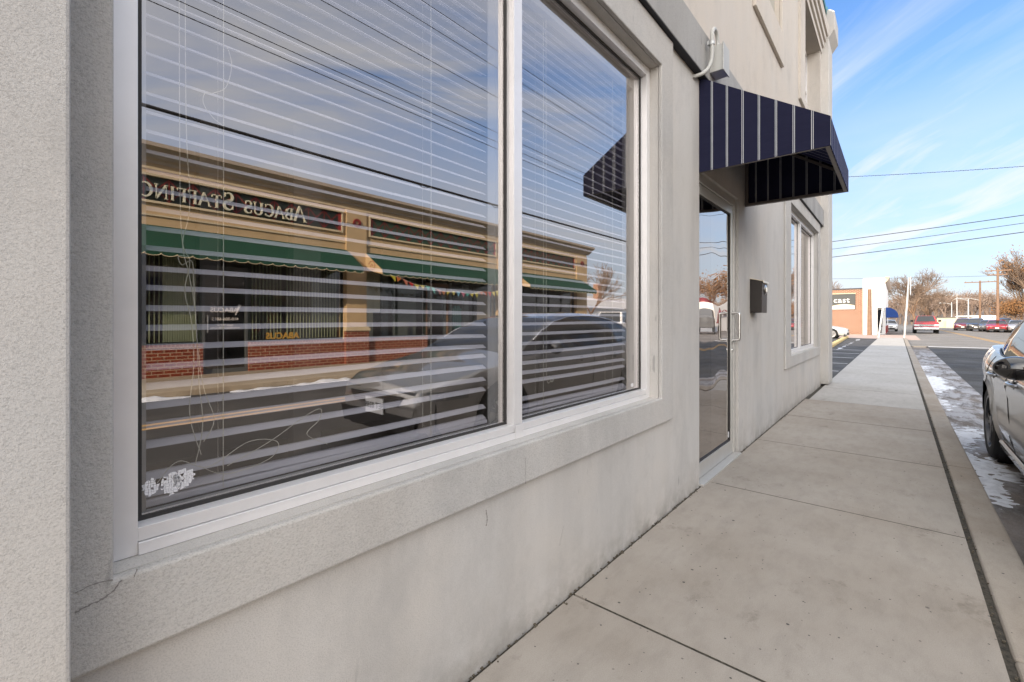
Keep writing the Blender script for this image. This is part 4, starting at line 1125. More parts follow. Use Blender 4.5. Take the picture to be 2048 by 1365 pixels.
for i, (a, c) in enumerate(bays):
    b = MB(); z0, z1 = 3.76, 4.27
    b.box(a + .12, c - .12, YS + .002, YS + .012, z0, z1); pn = b.build('sign_panel', M['panel_dark'] if i == 0 else M['green_panel'], shop)
    b = MB(); t = .05
    b.box(a + .07, c - .07, YS + .001, YS + .09, z1, z1 + t); b.box(a + .07, c - .07, YS + .001, YS + .06, z0 - t, z0); b.box(a + .07, a + .12, YS + .001, YS + .06, z0 + .0005, z1 - .0005); b.box(c - .12, c - .07, YS + .001, YS + .06, z0 + .0005, z1 - .0005)
    b.build('panel_frame', M['tan_light'], pn)
    b = MB(); n = int((c - a - .3) / .42); x = a + .18; st = (c - a - .36) / n
    for k in range(n):
        xa, xb = x + st * k, x + st * (k + 1); e = .013
        for (p, q) in (((xa, z0 + .02), (xb, z1 - .02)), ((xa, z1 - .02), (xb, z0 + .02))):
            b.prism([(p[0] - e, p[1]), (p[0] + e, p[1]), (q[0] + e, q[1]), (q[0] - e, q[1])], 'Y', YS + .0125, YS + .02)
        b.box(xa - .01, xa + .01, YS + .0202, YS + .024, z0, z1)
    b.box(a + .1205, a + .20, YS + .0125, YS + .03, z0 + .001, z1 - .001); b.box(c - .20, c - .1205, YS + .0125, YS + .03, z0 + .001, z1 - .001)
    b.build('panel_lattice', M['red_trim'], pn)

# carved serif lettering (own outlines: thick and thin strokes with bracket serifs), unit cap height
GL = {
 'A': (.78, [((.04, 0), (.40, 1.0), .055), ((.40, 1.0), (.74, 0), .13), ((.18, .36), (.62, .36), .05)], [(.04, 0), (.74, 0)]),
 'B': (.66, [((.14, 0), (.14, 1), .13), 'B'], [(.07, 0), (.07, 1)]),
 'C': (.74, ['C'], []), 'G': (.78, ['C', ((.68, .0), (.68, .42), .12)], [(.68, .42)]),
 'U': (.78, [((.14, 1), (.14, .30), .13), 'U', ((.66, .30), (.66, 1), .055)], [(.14, 1), (.66, 1)]),
 'S': (.58, ['S'], []),
 'T': (.70, [((.35, 0), (.35, 1), .13), ((.03, .97), (.67, .97), .06), ((.045, .80), (.045, 1), .04), ((.655, .80), (.655, 1), .04)], [(.35, 0)]),
 'F': (.60, [((.14, 0), (.14, 1), .13), ((.14, .97), (.56, .97), .06), ((.14, .52), (.42, .52), .05), ((.55, .80), (.55, 1), .04), ((.43, .42), (.43, .62), .04)], [(.14, 0), (.10, 1)]),
 'I': (.34, [((.17, 0), (.17, 1), .13)], [(.17, 0), (.17, 1)]),
 'N': (.84, [((.13, 0), (.13, 1), .055), ((.13, 1), (.70, 0), .13), ((.70, 0), (.70, 1), .055)], [(.13, 0), (.13, 1), (.70, 1)]),
}
def arc(cx, cz, rx, rz, a0, a1, n=16): return [(cx + rx * math.cos(R(a0 + (a1 - a0) * i / n)), cz + rz * math.sin(R(a0 + (a1 - a0) * i / n))) for i in range(n + 1)]
def glyph(b, ch, x, z, h, y0, y1):
    wd, st, se = GL[ch]
    def Q(p): return (x - p[0] * h, z + p[1] * h)
    def stroke(p, q, t, dy=0):
        p, q = Q(p), Q(q); d = Vector((q[0] - p[0], q[1] - p[1])).normalized(); n_ = Vector((-d.y, d.x)) * (t * h / 2)
        b.prism([(p[0] + n_.x, p[1] + n_.y), (q[0] + n_.x, q[1] + n_.y), (q[0] - n_.x, q[1] - n_.y), (p[0] - n_.x, p[1] - n_.y)], 'Y', y0, y1 + dy)
    def curve(pts, ws):
        for i in range(len(pts) - 1): stroke(pts[i], pts[i + 1], (ws(i / (len(pts) - 1))), .0006 * (i % 2))
    for s in st:
        if s == 'B':
            for cz, rz, rx in ((.74, .245, .33), (.26, .245, .40)):
                curve(arc(.20, cz, rx, rz, 90, -90), lambda t: .05 + .09 * math.sin(math.pi * t))
        elif s == 'C':
            curve(arc(.42, .5, .36, .48, 52, 308, 26), lambda t: .05 + .10 * math.sin(math.pi * t)); stroke((.655, .72), (.655, .98), .04)
            if ch == 'C': stroke((.665, .06), (.665, .22), .03)
        elif s == 'U': curve(arc(.40, .30, .26, .29, 180, 360, 16), lambda t: .13 - .075 * t)
        elif s == 'S':
            P = arc(.29, .745, .20, .235, 40, 250, 14) + arc(.29, .26, .23, .25, 75, -145, 16)
            curve(P, lambda t: .05 + .10 * math.sin(math.pi * t)); stroke((.47, .74), (.47, .98), .035); stroke((.075, .04), (.075, .28), .035)
        else: stroke(*s)
    for (sx_, sz_) in se: stroke((sx_ - .10, sz_ + (.02 if sz_ < .5 else -.02)), (sx_ + .10, sz_ + (.02 if sz_ < .5 else -.02)), .04, .001)
    return wd * h
sign = empty('shop_sign_lettering', (3.8, YS + .02, 3.8), 'cream raised serif letters reading ABACUS STAFFING on the shop row fascia', 'sign lettering')
def word(txt, x, z, h0, h1):
    for i, ch in enumerate(txt):
        h = h0 if i == 0 else h1; b = MB(); adv = glyph(b, ch, x, z, h, YS + .03, YS + .085); b.build('letter', M['letter'], sign); x -= adv + .055 * h0
    return x
xe = word('ABACUS', 5.62, 3.82, .40, .30)
word('STAFFING', xe - .20, 3.82, .40, .30)

# windows, doors of the row
def shop_window(x0, x1, nm, mull, parent=shop, zt=3.14):
    b = MB(); t = .05; z0, z1 = .702, zt
    b.box(x0 + .002, x1 - .002, YS - .14, YS - .08, z0, z0 + t); b.box(x0 + .002, x1 - .002, YS - .14, YS - .08, z1 - t, z1)
    for x in [x0 + .027] + mull + [x1 - .027]: b.box(x - .025, x + .025, YS - .141, YS - .079, z0 + t + .0005, z1 - t - .0005)
    f = b.build(nm, M['dark_frame'], parent); b = MB(); b.quad((x0 + .05, YS - .11, z0 + t), (x1 - .05, YS - .11, z0 + t), (x1 - .05, YS - .11, z1 - t), (x0 + .05, YS - .11, z1 - t)); b.build('glass', M['glass_far'], f); return f
w1 = shop_window(-3.6, 3.30, 'window', [-1.3, 1.0]); w2 = shop_window(4.26, 6.76, 'window', [])
w3 = shop_window(7.45, 9.75, 'window', [8.6]); w4 = shop_window(10.75, 13.2, 'window', [12.0]); w5 = shop_window(13.95, 18.9, 'window', [14.9, 15.9, 16.8, 17.8])
def vblinds(x0, x1, w_, den, seed):
    r_ = random.Random(seed); b = MB(); x = x0
    while x < x1:
        if r_.random() < den: b.box(x, x + .011, YS - .34, YS - .26, .75, 3.1)
        x += .085
    b.build('vertical_blind', M['vblind'], w_)
vblinds(-3.4, 2.6, w1, .55, 1); vblinds(4.35, 6.7, w2, .93, 3)
b = MB(); 
for k in range(14): b.box(2.62 + k * .045, 2.655 + k * .045, YS - .33, YS - .28, .75, 3.1)
b.build('vertical_blind', M['vblind'], w1)
def shop_door(x0, x1):
    b = MB(); z1 = 2.45; yy = YS - .10
    b.box(x0 + .002, x0 + .06, yy - .03, yy + .03, -.005, z1); b.box(x1 - .06, x1 - .002, yy - .03, yy + .03, -.005, z1); b.box(x0 + .0605, x1 - .0605, yy - .03, yy + .03, z1 - .07, z1); b.box(x0 + .0605, x1 - .0605, yy - .03, yy + .03, 0, .10)
    b.box(x0 + .002, x1 - .002, yy - .028, yy + .028, z1 + .001, z1 + .05)
    d = b.build('door', M['dark_door'] if x0 < 5 else M['bark'], shop); b = MB(); b.quad((x0 + .06, yy, .1), (x1 - .06, yy, .1), (x1 - .06, yy, 2.38), (x0 + .06, yy, 2.38)); b.build('glass', M['glass_far'], d)
    b = MB(); b.quad((x0 + .06, yy, z1 + .05), (x1 - .06, yy, z1 + .05), (x1 - .06, yy, 3.14), (x0 + .06, yy, 3.14)); b.build('transom_glass', M['glass_far'], d)
    b = MB(); b.tube([(x0 + .10, yy + .07, .95), (x0 + .10, yy + .07, 1.35)], .014, 8); b.build('handle', M['steel'], d); return d
d1 = shop_door(3.30, 4.26); d2 = shop_door(9.75, 10.75)
yy = YS - .094
def gl_text(t, s, x, z, m, par, bold=.002, nm='lettering'): return text_mesh(t, s, m, nm, par, TF_plusY(x, yy, z), bold=bold, depth=.001)
gl_text('ABACUS', .155, 3.76, 1.47, M['white_letter'], d1); gl_text('410-306-6015', .10, 3.78, 1.26, M['white_letter'], d1, .002); gl_text('Apply 24/7 at', .062, 3.78, 1.12, M['white_letter'], d1, .001); gl_text('www.AbacusOnline.jobs', .062, 3.78, 1.055, M['white_letter'], d1, .001)
b = MB(); b.prism([(4.06, 1.62), (4.12, 1.60), (4.01, 1.36), (3.98, 1.36)], 'Y', yy - .001, yy + .001); b.build('logo_stroke', M['white_letter'], d1)
b = MB()
for (x, z) in ((3.53, 1.60), (3.56, 1.56), (3.585, 1.52), (3.50, 1.625)): b.prism([(x - .012, z), (x, z + .012), (x + .012, z), (x, z - .012)], 'Y', yy - .001, yy + .001)
b.build('logo_dots', M['white_letter'], d1)
text_mesh('ABACUS', .22, M['gold_letter'], 'lettering', w2, TF_plusY(5.10, YS - .104, .83), bold=.008, depth=.001)
# shop contents
b = MB(); b.box(7.55, 7.95, YS - .5, YS - .42, .72, 2.9); b.box(7.96, 8.2, YS - .5, YS - .42, 1.5, 2.9); b.build('curtain', M['cream_curtain'], w3)
b = MB(); b.box(8.25, 8.5, YS - .5, YS - .42, .72, 2.9); b.box(8.7, 9.6, YS - .5, YS - .42, .72, 2.9); b.build('curtain', M['curtain'], w3)
b = MB(); b.box(10.9, 11.3, YS - .6, YS - .5, .72, 2.6); b.box(11.9, 12.15, YS - .6, YS - .5, .72, 2.6); b.build('curtain', M['curtain'], w4)
b = MB()
for k in range(5): b.box(11.45 + .09 * k, 11.51 + .09 * k, YS - .7, YS - .6, .9, 1.7 + .08 * (k % 2))
b.build('hanging_cloth', M['teal_cloth'], w4)
b = MB(); b.box(12.25, 12.95, YS - .16, YS - .145, 1.25, 2.35); b.build('poster', M['poster'], w4)
for (a, c) in ((-3.6, 6.76), (7.45, 13.2), (13.95, 18.9)):
    b = MB(); y1 = YS - 4.5; y0 = YS - .301
    b.quad((a, y1, 0), (c, y1, 0), (c, y1, 3.3), (a, y1, 3.3)); b.quad((a, y0, 0), (a, y1, 0), (a, y1, 3.3), (a, y0, 3.3)); b.quad((c, y0, 0), (c, y0, 3.3), (c, y1, 3.3), (c, y1, 0)); b.quad((a, y0, 3.3), (a, y1, 3.3), (c, y1, 3.3), (c, y0, 3.3)); b.quad((a, y0, .004), (c, y0, .004), (c, y1, .004), (a, y1, .004))
    b.build('interior', m_plain('shop_interior', (.07, .06, .05), .9), shop)
# potted figures / display boxes on the window ledge of the end shop
b = MB(); b.box(15.95, 16.6, YS - .6, YS - .3, .72, 1.5); b.build('display_crate', m_plain('display_yellow', (.55, .5, .05), .7), w5)
b = MB(); b.box(16.9, 17.7, YS - .6, YS - .3, .72, 1.55); b.build('display_crate', m_plain('display_orange', (.6, .16, .05), .7), w5)
# green awnings
for i, (a, c, lab) in enumerate(((-3.7, 6.80, 'long green canvas awning under the ABACUS STAFFING fascia'), (7.40, 13.25, 'middle green canvas awning hung with pennants'), (14.15, 19.35, 'green canvas awning at the corner end of the shop row'))):
    r_ = empty('shop_awning', ((a + c) / 2, YS, 2.5), lab, 'awning', 'green awnings of the shop row')
    yo = YS + .92; zt, zb = 3.24, 2.66
    b = MB(); b.prism([(YS + .04, zt), (yo, zb + .02), (yo, zb), (YS + .04, zt - .02)], 'X', a, c); b.build('canopy', M['green'], r_)
    b = MB(); n = int((c - a) / .26); st = (c - a) / n
    for k in range(n):
        x = a + st * k; pts = [(x, zb)] + [(x + st / 2 - st / 2 * math.cos(math.pi * t / 8), zb - .10 - .055 * math.sin(math.pi * t / 8)) for t in range(9)] + [(x + st, zb)]
        b.prism(pts, 'Y', yo - .004, yo + .004)
    b.build('valance', M['green'], r_)
    b = MB(); n = int((c - a) / .26)
    P = []
    for k in range(n):
        x = a + st * k
        for t in range(9): P.append((x + st / 2 - st / 2 * math.cos(math.pi * t / 8), yo + .008, zb - .10 - .055 * math.sin(math.pi * t / 8)))
    b.tube(P, .008, 4); b.build('valance_edging', M['tan_light'], r_)
    for x in (a - .012, c):
        b = MB(); b.prism([(YS + .04, zt - .01), (yo, zb), (yo, zb - .12), (yo - .30, zb - .06), (YS + .35, zb + .02), (YS + .15, zb - .02), (YS + .04, zb + .05)], 'X', x, x + .012)
        sp = b.build('side_panel', M['tan'] if x < a else M['green'], r_)
    b = MB(); cy, cz = YS + .42, 2.80
    P = [(a - .016, cy + (.02 + .012 * t) * math.cos(t * .6), cz + (.02 + .010 * t) * math.sin(t * .6)) for t in range(16)]; b.tube(P, .009, 4); b.build('scroll', M['red_trim'], r_)
# bunting
bt = empty('pennant_bunting', (10.3, YS + .96, 2.3), 'string of small coloured pennants under the middle green awning', 'bunting')
cols = [(.55, .5, .05), (.6, .18, .04), (.6, .2, .12), (.6, .02, .02), (.7, .6, .1), (.7, .62, .15), (.1, .5, .45), (.15, .5, .42), (.5, .25, .25), (.6, .25, .12), (.7, .6, .1), (.6, .55, .15), (.2, .45, .6), (.6, .2, .3), (.1, .45, .4), (.65, .55, .1)]
N_ = 26; line = []
for k in range(N_ + 1):
    t = k / N_; x = 7.6 + 5.5 * t; z = 2.52 - .34 * math.sin(math.pi * min(t * 1.02, 1)) - .05 * t + .03 * math.sin(t * 30); line.append((x, YS + .98, z))
b = MB(); b.tube(line, .005, 4); b.build('string', M['cord'], bt)
r_ = random.Random(2)
pm = [m_plain('pennant', c, .8) for c in cols]
for k in range(N_ - 1):
    x, y, z = line[k]; x2, _, z2 = line[k + 1]; tw = r_.uniform(-.06, .10); b = MB()
    q = [(x + .01, z), (x2 - .02, z2), ((x + x2) / 2 + tw, min(z, z2) - r_.uniform(.10, .17))]
    b.prism(q, 'Y', y + .001, y + .004); b.build('pennant', pm[k % 16], bt)

# ================================================================== OVERHEAD WIRES, POLES
def sagline(p, q, sag, n=24):
    p, q = Vector(p), Vector(q); return [p.lerp(q, i / n) - Vector((0, 0, sag * 4 * (i / n) * (1 - i / n))) for i in range(n + 1)]
YWR = -8.2
def wire(p, q, sag, r_, label, group='overhead wires along the street', n=24):
    b = MB(); b.tube(sagline(p, q, sag, n), r_, 6); o = b.build('overhead_wire', M['wire'], smooth=True); tag(o, label, 'wire', group); return o
wz = [(5.28, .034, 'thick black cable, lowest of the wires mirrored in the large window'), (7.25, .009, 'thin wire just above the thick mirrored cable'), (7.49, .009, 'middle wire of the lower trio over the shops'), (7.82, .009, 'top wire of the lower trio over the shops'), (9.05, .009, 'lowest wire of the high trio over the street'), (10.07, .009, 'middle wire of the high trio over the street'), (10.68, .009, 'topmost wire high over the street')]
for z, r_, lab in wz: wire((-16, YWR, z + .05), (26, YWR, z + .05), .12, r_, lab)
b = MB(); 
for x in (8.3, 11.4):
    b.tube(curl([(x, YWR, 5.22), (x + .12, YWR, 5.14), (x + .3, YWR, 5.15), (x + .42, YWR, 5.22)]), .012, 5)
tag(b.build('cable_clamp', M['wire']), 'small wire loops clipped under the thick street cable', 'cable clamp')
def pole(x, y, h, arms, lab, r_=.15, lamp=None, name='utility_pole', m='wood', group='utility poles'):
    root = empty(name, (x, y, -.15), lab, 'utility pole' if name == 'utility_pole' else 'street lamp', group)
    b = MB(); b.tube([(x, y, -.15), (x + .05, y, h)], r_, 10, r1=r_ * .65); b.build('pole_shaft', M[m], root, smooth='auto')
    for z, l in arms:
        b = MB(); b.box(x - .06, x + .06, y - l / 2, y + l / 2, z - .06, z + .06)
        for k in (-.45, -.25, .25, .45): b.lathe([(.03, 0), (.045, .03), (.03, .06), (.045, .09), (.0, .12)], (x, y + k * l, z + .061), 'Z', 8)
        b.build('cross_arm', M['wood'], root)
    if lamp:
        z, l = lamp; b = MB(); b.tube(curl([(x, y, z - .3), (x, y + l * .5, z), (x, y + l, z + .05)]), .04, 6); a_ = b.build('lamp_arm', M['galv'], root, smooth=True)
        b = MB(); b.prism([(y + l, z + .02), (y + l, z + .12), (y + l * 1.15, z + .13), (y + l * 1.35, z + .02)] if l > 0 else [(y + l, z + .02), (y + l, z + .12), (y + l * 1.15, z + .13), (y + l * 1.35, z + .02)], 'X', x - .12, x + .12); b.build('lamp_head', M['galv'], a_)
    return root
pole(26.2, YWR, 11.2, ((10.0, 2.4), (7.6, 1.6)), 'utility pole beyond the shop row carrying the street wires')
pole(92, -8.9, 6.9, ((6.7, 3.2),), 'wooden utility pole with a street lamp arm behind the parked cars', lamp=(4.4, 1.9), r_=.15)
pole(80, -9.24, 7.6, ((7.3, 2.2), (6.8, 1.6)), 'taller leaning wooden utility pole before the orange trees', r_=.16)
pole(118, -8.4, 6.2, (), 'grey street lamp with a tee top in the far car park', name='street_lamp', m='galv', r_=.10, lamp=(6.0, 1.6), group='street lamps')
pole(112, -9.4, 5.0, (), 'grey street lamp with a curved arm left of the wooden pole', name='street_lamp', m='galv', r_=.12, lamp=(5.0, 1.4), group='street lamps')
pole(135, -8.8, 5.2, (), 'most distant street lamp, seen over the hedge line', name='street_lamp', m='galv', r_=.10, lamp=(5.0, 1.6), group='street lamps')
# wires crossing the street in the direct view
grp = 'wires crossing the street'
def PX(px, py, wv):
    u = (px - 1024) / 907.0; return (wv * (math.cos(A) + u * math.sin(A)), wv * (math.sin(A) - u * math.cos(A)), E - (py - 642) / 907.0 * wv)
def ext(p, q, a, c):
    p, q = Vector(p), Vector(q); d = q - p; return p - d * a, q + d * c
for (y0_, y1_, lab, r_) in ((482, 427, 'upper of the three wires crossing the sky above the far shops', .021), (497, 443, 'middle of the three wires crossing the sky above the far shops', .015), (513, 461, 'lowest of the three wires crossing the sky above the far shops', .021)):
    p, q = ext(PX(1665, y0_, 31), PX(2048, y1_, 23.4), .4, .8); wire(p, q, .10, r_, lab, grp)
p, q = ext(PX(1698, 350, 18.8), PX(2048, 328, 17.4), .5, .6)
b = MB(); P = sagline(p, q, .12, 90); b.tube(P, .008, 5)
hel = [v + Vector((0, .0, .014 * math.sin(i * 1.9))) + Vector((.014 * math.cos(i * 1.9), 0, 0)) for i, v in enumerate(sagline(p, q, .12, 260))]; b.tube(hel, .006, 4)
tag(b.build('overhead_wire', M['wire']), 'single twisted service cable nearest the awning', 'wire', grp)
wire((92, -11.5, 7.5), (60, 40, 8.5), .6, .02, 'faint wire from the lamp pole toward the white shop', grp)

# sign posts at the far end of the pavement
sp = empty('sign_post', (43, -.36, 0), 'tall thick metal sign post at the end of the pavement, its sign edge-on', 'sign post', 'posts at the end of the pavement')
b = MB(); b.tube([(43, -.36, -.02), (43.25, -.62, 4.3)], .055, 8); b.build('post', M['galv'], sp)
b = MB(); b.box(43.0, 43.6, -.72, -.67, 3.1, 4.35); b.build('sign_plate', M['galv'], sp)
sp = empty('sign_post', (46, 1.15, 0), 'thin white slanting post in front of the white shop corner', 'sign post', 'posts at the end of the pavement')
b = MB(); b.tube([(46, 1.15, -.1), (46.1, .88, 2.35)], .05, 8); b.build('post', M['white_paint'], sp)
b = MB(); b.box(46.3, 46.9, .80, .84, 1.9, 2.6); b.build('sign_plate', M['galv'], sp)
sp = empty('wooden_post', (52.5, 1.95, 0), 'plain wooden post standing before the white shop wall', 'post', 'posts at the end of the pavement')
b = MB(); b.tube([(52.5, 1.95, -.1), (52.5, 1.95, 4.1)], .19, 10, r1=.15); b.build('post', M['wood'], sp, smooth='auto')

# yellow painted kerb in the lot
yk = [(24 + 1.9 * i) for i in range(10)]
for i, x in enumerate(yk):
    b = MB(); y0 = 2.35 + .055 * i
    b.box(x, x + 1.8, y0, y0 + .22, -.10, .06)
    o = b.build('parking_kerb', M['yellow_kerb'], bevel=.04, seg=3)
    tag(o, 'yellow concrete kerb block, one of the line along the parking lot edge', 'kerb block', 'yellow kerb blocks')

# ================================================================== FAR SHOP: white front, brick flank
fs_ = empty('corner_shop', (58, 3, 0), 'white-fronted brick shop with a dark sign and blue awning at the far corner', 'building')
b = MB(); b.box(56.2, 74, 2.55, 14, -.15, 4.35); b.build('brick_wall', M['brick_far'], fs_)
b = MB(); b.box(56.1, 74.1, 2.50, 14.1, 4.351, 4.45); b.build('roof_edge', M['coping'], fs_)
b = MB(); wall_cells(b, .92, 2.6, -.15, 5.3, 56.0, 56.3, [(.915, 1.50, -.2, 2.45)]); b.v = [(v[1], v[0], v[2]) for v in b.v]
b.box(56.3005, 60.0, 2.3, 2.6, 4.46, 5.15); b.box(58.2, 73.9, .92, 1.12, -.15, 5.2); b.box(56.3005, 73.9, .921, 1.12, 2.5, 5.2); b.box(58.2, 58.4, 1.121, 2.549, -.15, 2.5); b.box(56.3005, 73.9, 1.1205, 2.549, 4.5, 4.6)
b.build('white_front', M['white_paint'], fs_)
b = MB(); b.prism([(.92, 4.9), (.80, 4.95), (.68, 5.15), (.60, 5.35), (.60, 5.42), (.92, 5.42)], 'X', 56.05, 74); b.box(56.0, 56.3, .60, 2.55, 5.301, 5.36); b.build('cornice', M['cornice'], fs_)
b = MB(); b.box(56.12, 56.19, 3.2, 9.0, 2.35, 3.90); sg = b.build('sign_panel', M['sign_grey'], fs_)
sg.data.materials[0] = M['sign_grey']
text_mesh('cast', .74, M['white_paint'], 'sign_lettering', sg, TF_minusX(56.11, 4.30, 3.27), bold=.006, depth=.01, spacing=1.12)
b = MB(); P = [(2.0 + 0, 0)]
pts = [(3.25, 2.38)] + [(3.25 + 2.2 * t / 12, 2.62 + .22 * math.sin(math.pi * (t / 12 * .9 + .1)) * (1 - (t / 12) ** 3 * .9)) for t in range(13)] + [(5.6, 2.38)]
b.prism([(p[0], p[1]) for p in pts], 'X', 56.08, 56.115); b.build('sign_arc', M['white_paint'], sg)
b = MB(); b.tube([(56.07, p[0], p[1] + .03) for p in pts[1:]], .035, 5); b.box(56.07, 56.115, 3.15, 9, 3.90, 3.97); b.build('sign_trim', M['tan_light'], sg)
b = MB(); b.box(57.6, 57.65, 1.15, 1.5, .6, 2.2); b.box(56.6, 57.5, 1.2, 1.23, .0, 2.2); b.build('window', M['carglass'], fs_)
b = MB(); b.box(58.19, 58.195, 1.2, 1.5, 0, 2.3); b.box(60, 61, .90, .918, 0, 2.2); b.box(62, 66, .90, .918, .7, 2.2); b.build('shop_window', M['carglass'], fs_)
b = MB(); b.box(58.3, 73.8, .895, .917, -.1, .69); b.build('dado', M['red_trim'], fs_)
ba = empty('shop_awning', (62, .9, 2.1), 'rounded blue awning on the white corner shop', 'awning')
b = MB(); b.prism([(.895, 2.55)] + [(.895 - .95 * math.sin(R(a)), 1.70 + .85 * math.cos(R(a))) for a in range(10, 91, 10)] + [(-.055, 1.55), (.895, 1.55)], 'X', 58.6, 66); b.build('canopy', M['blue_canvas'], ba)

# beyond the apron: small far cars and low buildings across the street
o = copy_tree(sed); o['label'] = 'pale car parked beyond the blue awning'; place(o, 78, .9, R(0)); repaint(o, M['p_white'])
lb = empty('low_building', (112, -13, 0), 'low tan wall and sheds at the back of the far car park', 'building')
b = MB(); b.box(120, 124, -10.5, -5.8, -.15, 1.8); b.box(119.5, 119.9, -14, -7, -.15, 1.3); b.build('wall', M['tan_light'], lb)
b = MB(); b.box(119.8, 124.2, -10.7, -5.6, 1.801, 1.95); b.build('roof', M['roof'], lb)
rb = empty('gabled_building', (48, -26, 0), 'low white-roofed building with a brick chimney past the shop row', 'building')
b = MB(); b.box(40, 58, -30, -22, -.15, 2.6); b.build('wall', M['white_paint'], rb)
b = MB(); b.prism([(-30.4, 2.6), (-26, 4.2), (-21.6, 2.6)], 'X', 39.6, 58.4); b.build('roof', m_plain('pale_roof', (.62, .6, .58), .8), rb)
b = MB(); b.box(47.4, 48.2, -25.2, -24.5, 2.8, 5.6); b.build('chimney', M['brick_f'], rb)
rb = empty('gabled_building', (60, -20, 0), 'dark red roofed house between the pickup and the chimney building', 'building')
b = MB(); b.box(58.5, 70, -21, -15, -.15, 2.2); b.build('wall', M['white_paint'], rb)
b = MB(); b.prism([(-21.4, 2.2), (-18, 4.2), (-14.6, 2.2)], 'X', 58, 70.5); b.build('roof', M['red_roof'], rb)
tv = empty('box_truck', (50, -12.5, -.1), 'white box truck with a red swoosh, reflected in the door glass', 'truck')
b = MB(); b.box(49, 55, -14.5, -12.1, .6, 3.1); b.build('cargo_box', M['white_paint'], tv, bevel=.05)
b = MB(); b.box(46.9, 48.95, -14.4, -12.2, .5, 1.5); b.prism([(47.0, 1.5), (47.5, 2.3), (48.95, 2.35), (48.95, 1.5)], 'Y', -14.3, -12.3); b.build('cab', M['p_grey'], tv, bevel=.06)
b = MB(); b.prism([(49.5, 1.0), (52, 1.2), (54.5, 2.6), (54.5, 1.0)], 'Y', -12.099, -12.09); b.prism([(-14.2, .8), (-12.4, .8), (-12.4, 2.2)], 'X', 48.98, 48.995); b.build('swoosh', M['p_red'], tv)
for ax in (47.9, 53.6):
    for s in (-14.45, -12.15):
        b = MB(); b.lathe([(.0, -.1), (.40, -.1), (.44, 0), (.40, .1), (0, .1)], (ax, s, .33), 'Y', 18); b.build('wheel', M['tyre'], tv)

# ================================================================== TREES
def grow(seed, h, spread, levels, trunk_r, split=(3, 4), clear=.25, up=.35, minr=.01, twiggy=1.0):
    r_ = random.Random(seed); segs = []; tips = []
    def rec(p, d, l, r, lev):
        n = 3 if lev < 2 else 2; q = p.copy(); dd = d.copy(); pts = [(p.copy(), r)]
        for i in range(n):
            dd = (dd + Vector((r_.gauss(0, .13), r_.gauss(0, .13), r_.gauss(0, .08) + .03))).normalized(); q = q + dd * l / n; pts.append((q.copy(), max(r * (1 - .35 * (i + 1) / n), minr * .5)))
        segs.append((pts, lev))
        if lev >= levels: tips.append(q.copy()); return
        k = r_.randint(*split)
        for i in range(k):
            a = 2 * math.pi * (i + r_.random() * .7) / k; tilt = r_.uniform(.35, .85) * spread if lev else r_.uniform(.3, .6) * spread
            ax = dd.orthogonal().normalized(); side = (ax * math.cos(a) + dd.cross(ax) * math.sin(a))
            nd = (dd * math.cos(tilt) + side * math.sin(tilt) + Vector((0, 0, up * .3))).normalized()
            s0 = pts[-1][0] if (i < 2 or lev == 0) else pts[-2][0]
            rec(s0, nd, l * r_.uniform(.62, .86), max(r * .58, minr), lev + 1)
    rec(Vector((0, 0, 0)), Vector((0, 0, 1)), h * clear, trunk_r, 0)
    zt = max(t.z for t in tips); s = h / zt
    return [([(p * s, r) for p, r in pts], lev) for pts, lev in segs], [t * s for t in tips]
def tree_mesh(segs, lo, hi, b=None, off=Vector((0, 0, 0)), sc=1.0, rot=0.0):
    b = b or MB(); Rm = Matrix.Rotation(rot, 3, 'Z')
    for pts, lev in segs:
        if not (lo <= lev <= hi): continue
        n = 6 if lev == 0 else (4 if lev < 3 else 3); vs = []; fs = []
        for i, (p, r) in enumerate(pts):
            d = (pts[min(i + 1, len(pts) - 1)][0] - pts[max(i - 1, 0)][0]).normalized(); a = d.orthogonal().normalized(); c = d.cross(a)
            for k in range(n):
                t = 2 * math.pi * k / n; v = p + (a * math.cos(t) + c * math.sin(t)) * r; vs.append(Rm @ (v * sc) + off)
        for i in range(len(pts) - 1):
            for k in range(n): fs.append((i * n + k, i * n + (k + 1) % n, (i + 1) * n + (k + 1) % n, (i + 1) * n + k))
        b.add(vs, fs)
    return b
def leafy(tips, n, size, seed, b=None, off=Vector((0, 0, 0)), rad=.5, sc=1.0, rot=0.0):
    r_ = random.Random(seed); b = b or MB(); Rm = Matrix.Rotation(rot, 3, 'Z')
    for i in range(n):
        t = r_.choice(tips); p = Rm @ (t * sc) + off + Vector((r_.gauss(0, rad), r_.gauss(0, rad), r_.gauss(0, rad)))
        a = Vector((r_.uniform(-1, 1), r_.uniform(-1, 1), r_.uniform(-1, 1))).normalized() * size * r_.uniform(.5, 1.4); c = a.orthogonal().normalized() * size * .6
        b.add([p - a, p + c, p + a, p - c], [(0, 1, 2, 3)])
    return b
T1 = grow(3, 8.8, .80, 7, .26, clear=.13, minr=.016, split=(2, 4))
T2 = grow(9, 11.0, .50, 6, .24, clear=.20, up=.6, minr=.020)
T3 = grow(21, 9.0, .75, 5, .20, clear=.18, minr=.03)
def tree(name, lab, T, x, y, h, base_h, rot, leaves=0, leafm='leaf', group='bare trees', lrad=.4, lsize=.12, z=-.15, twm='twig'):
    root = empty(name, (x, y, z), lab, 'tree', group); sc = h / base_h; off = Vector((x, y, z))
    tree_mesh(T[0], 0, 1, off=off, sc=sc, rot=rot).build('trunk', M['bark'], root, smooth=True)
    cr = tree_mesh(T[0], 2, 9, off=off, sc=sc, rot=rot).build('crown', M[twm], root)
    if leaves: leafy(T[1], leaves, lsize, int(x * 7), off=off, rad=lrad, sc=sc, rot=rot).build('dry_leaves', M[leafm], cr)
    return root
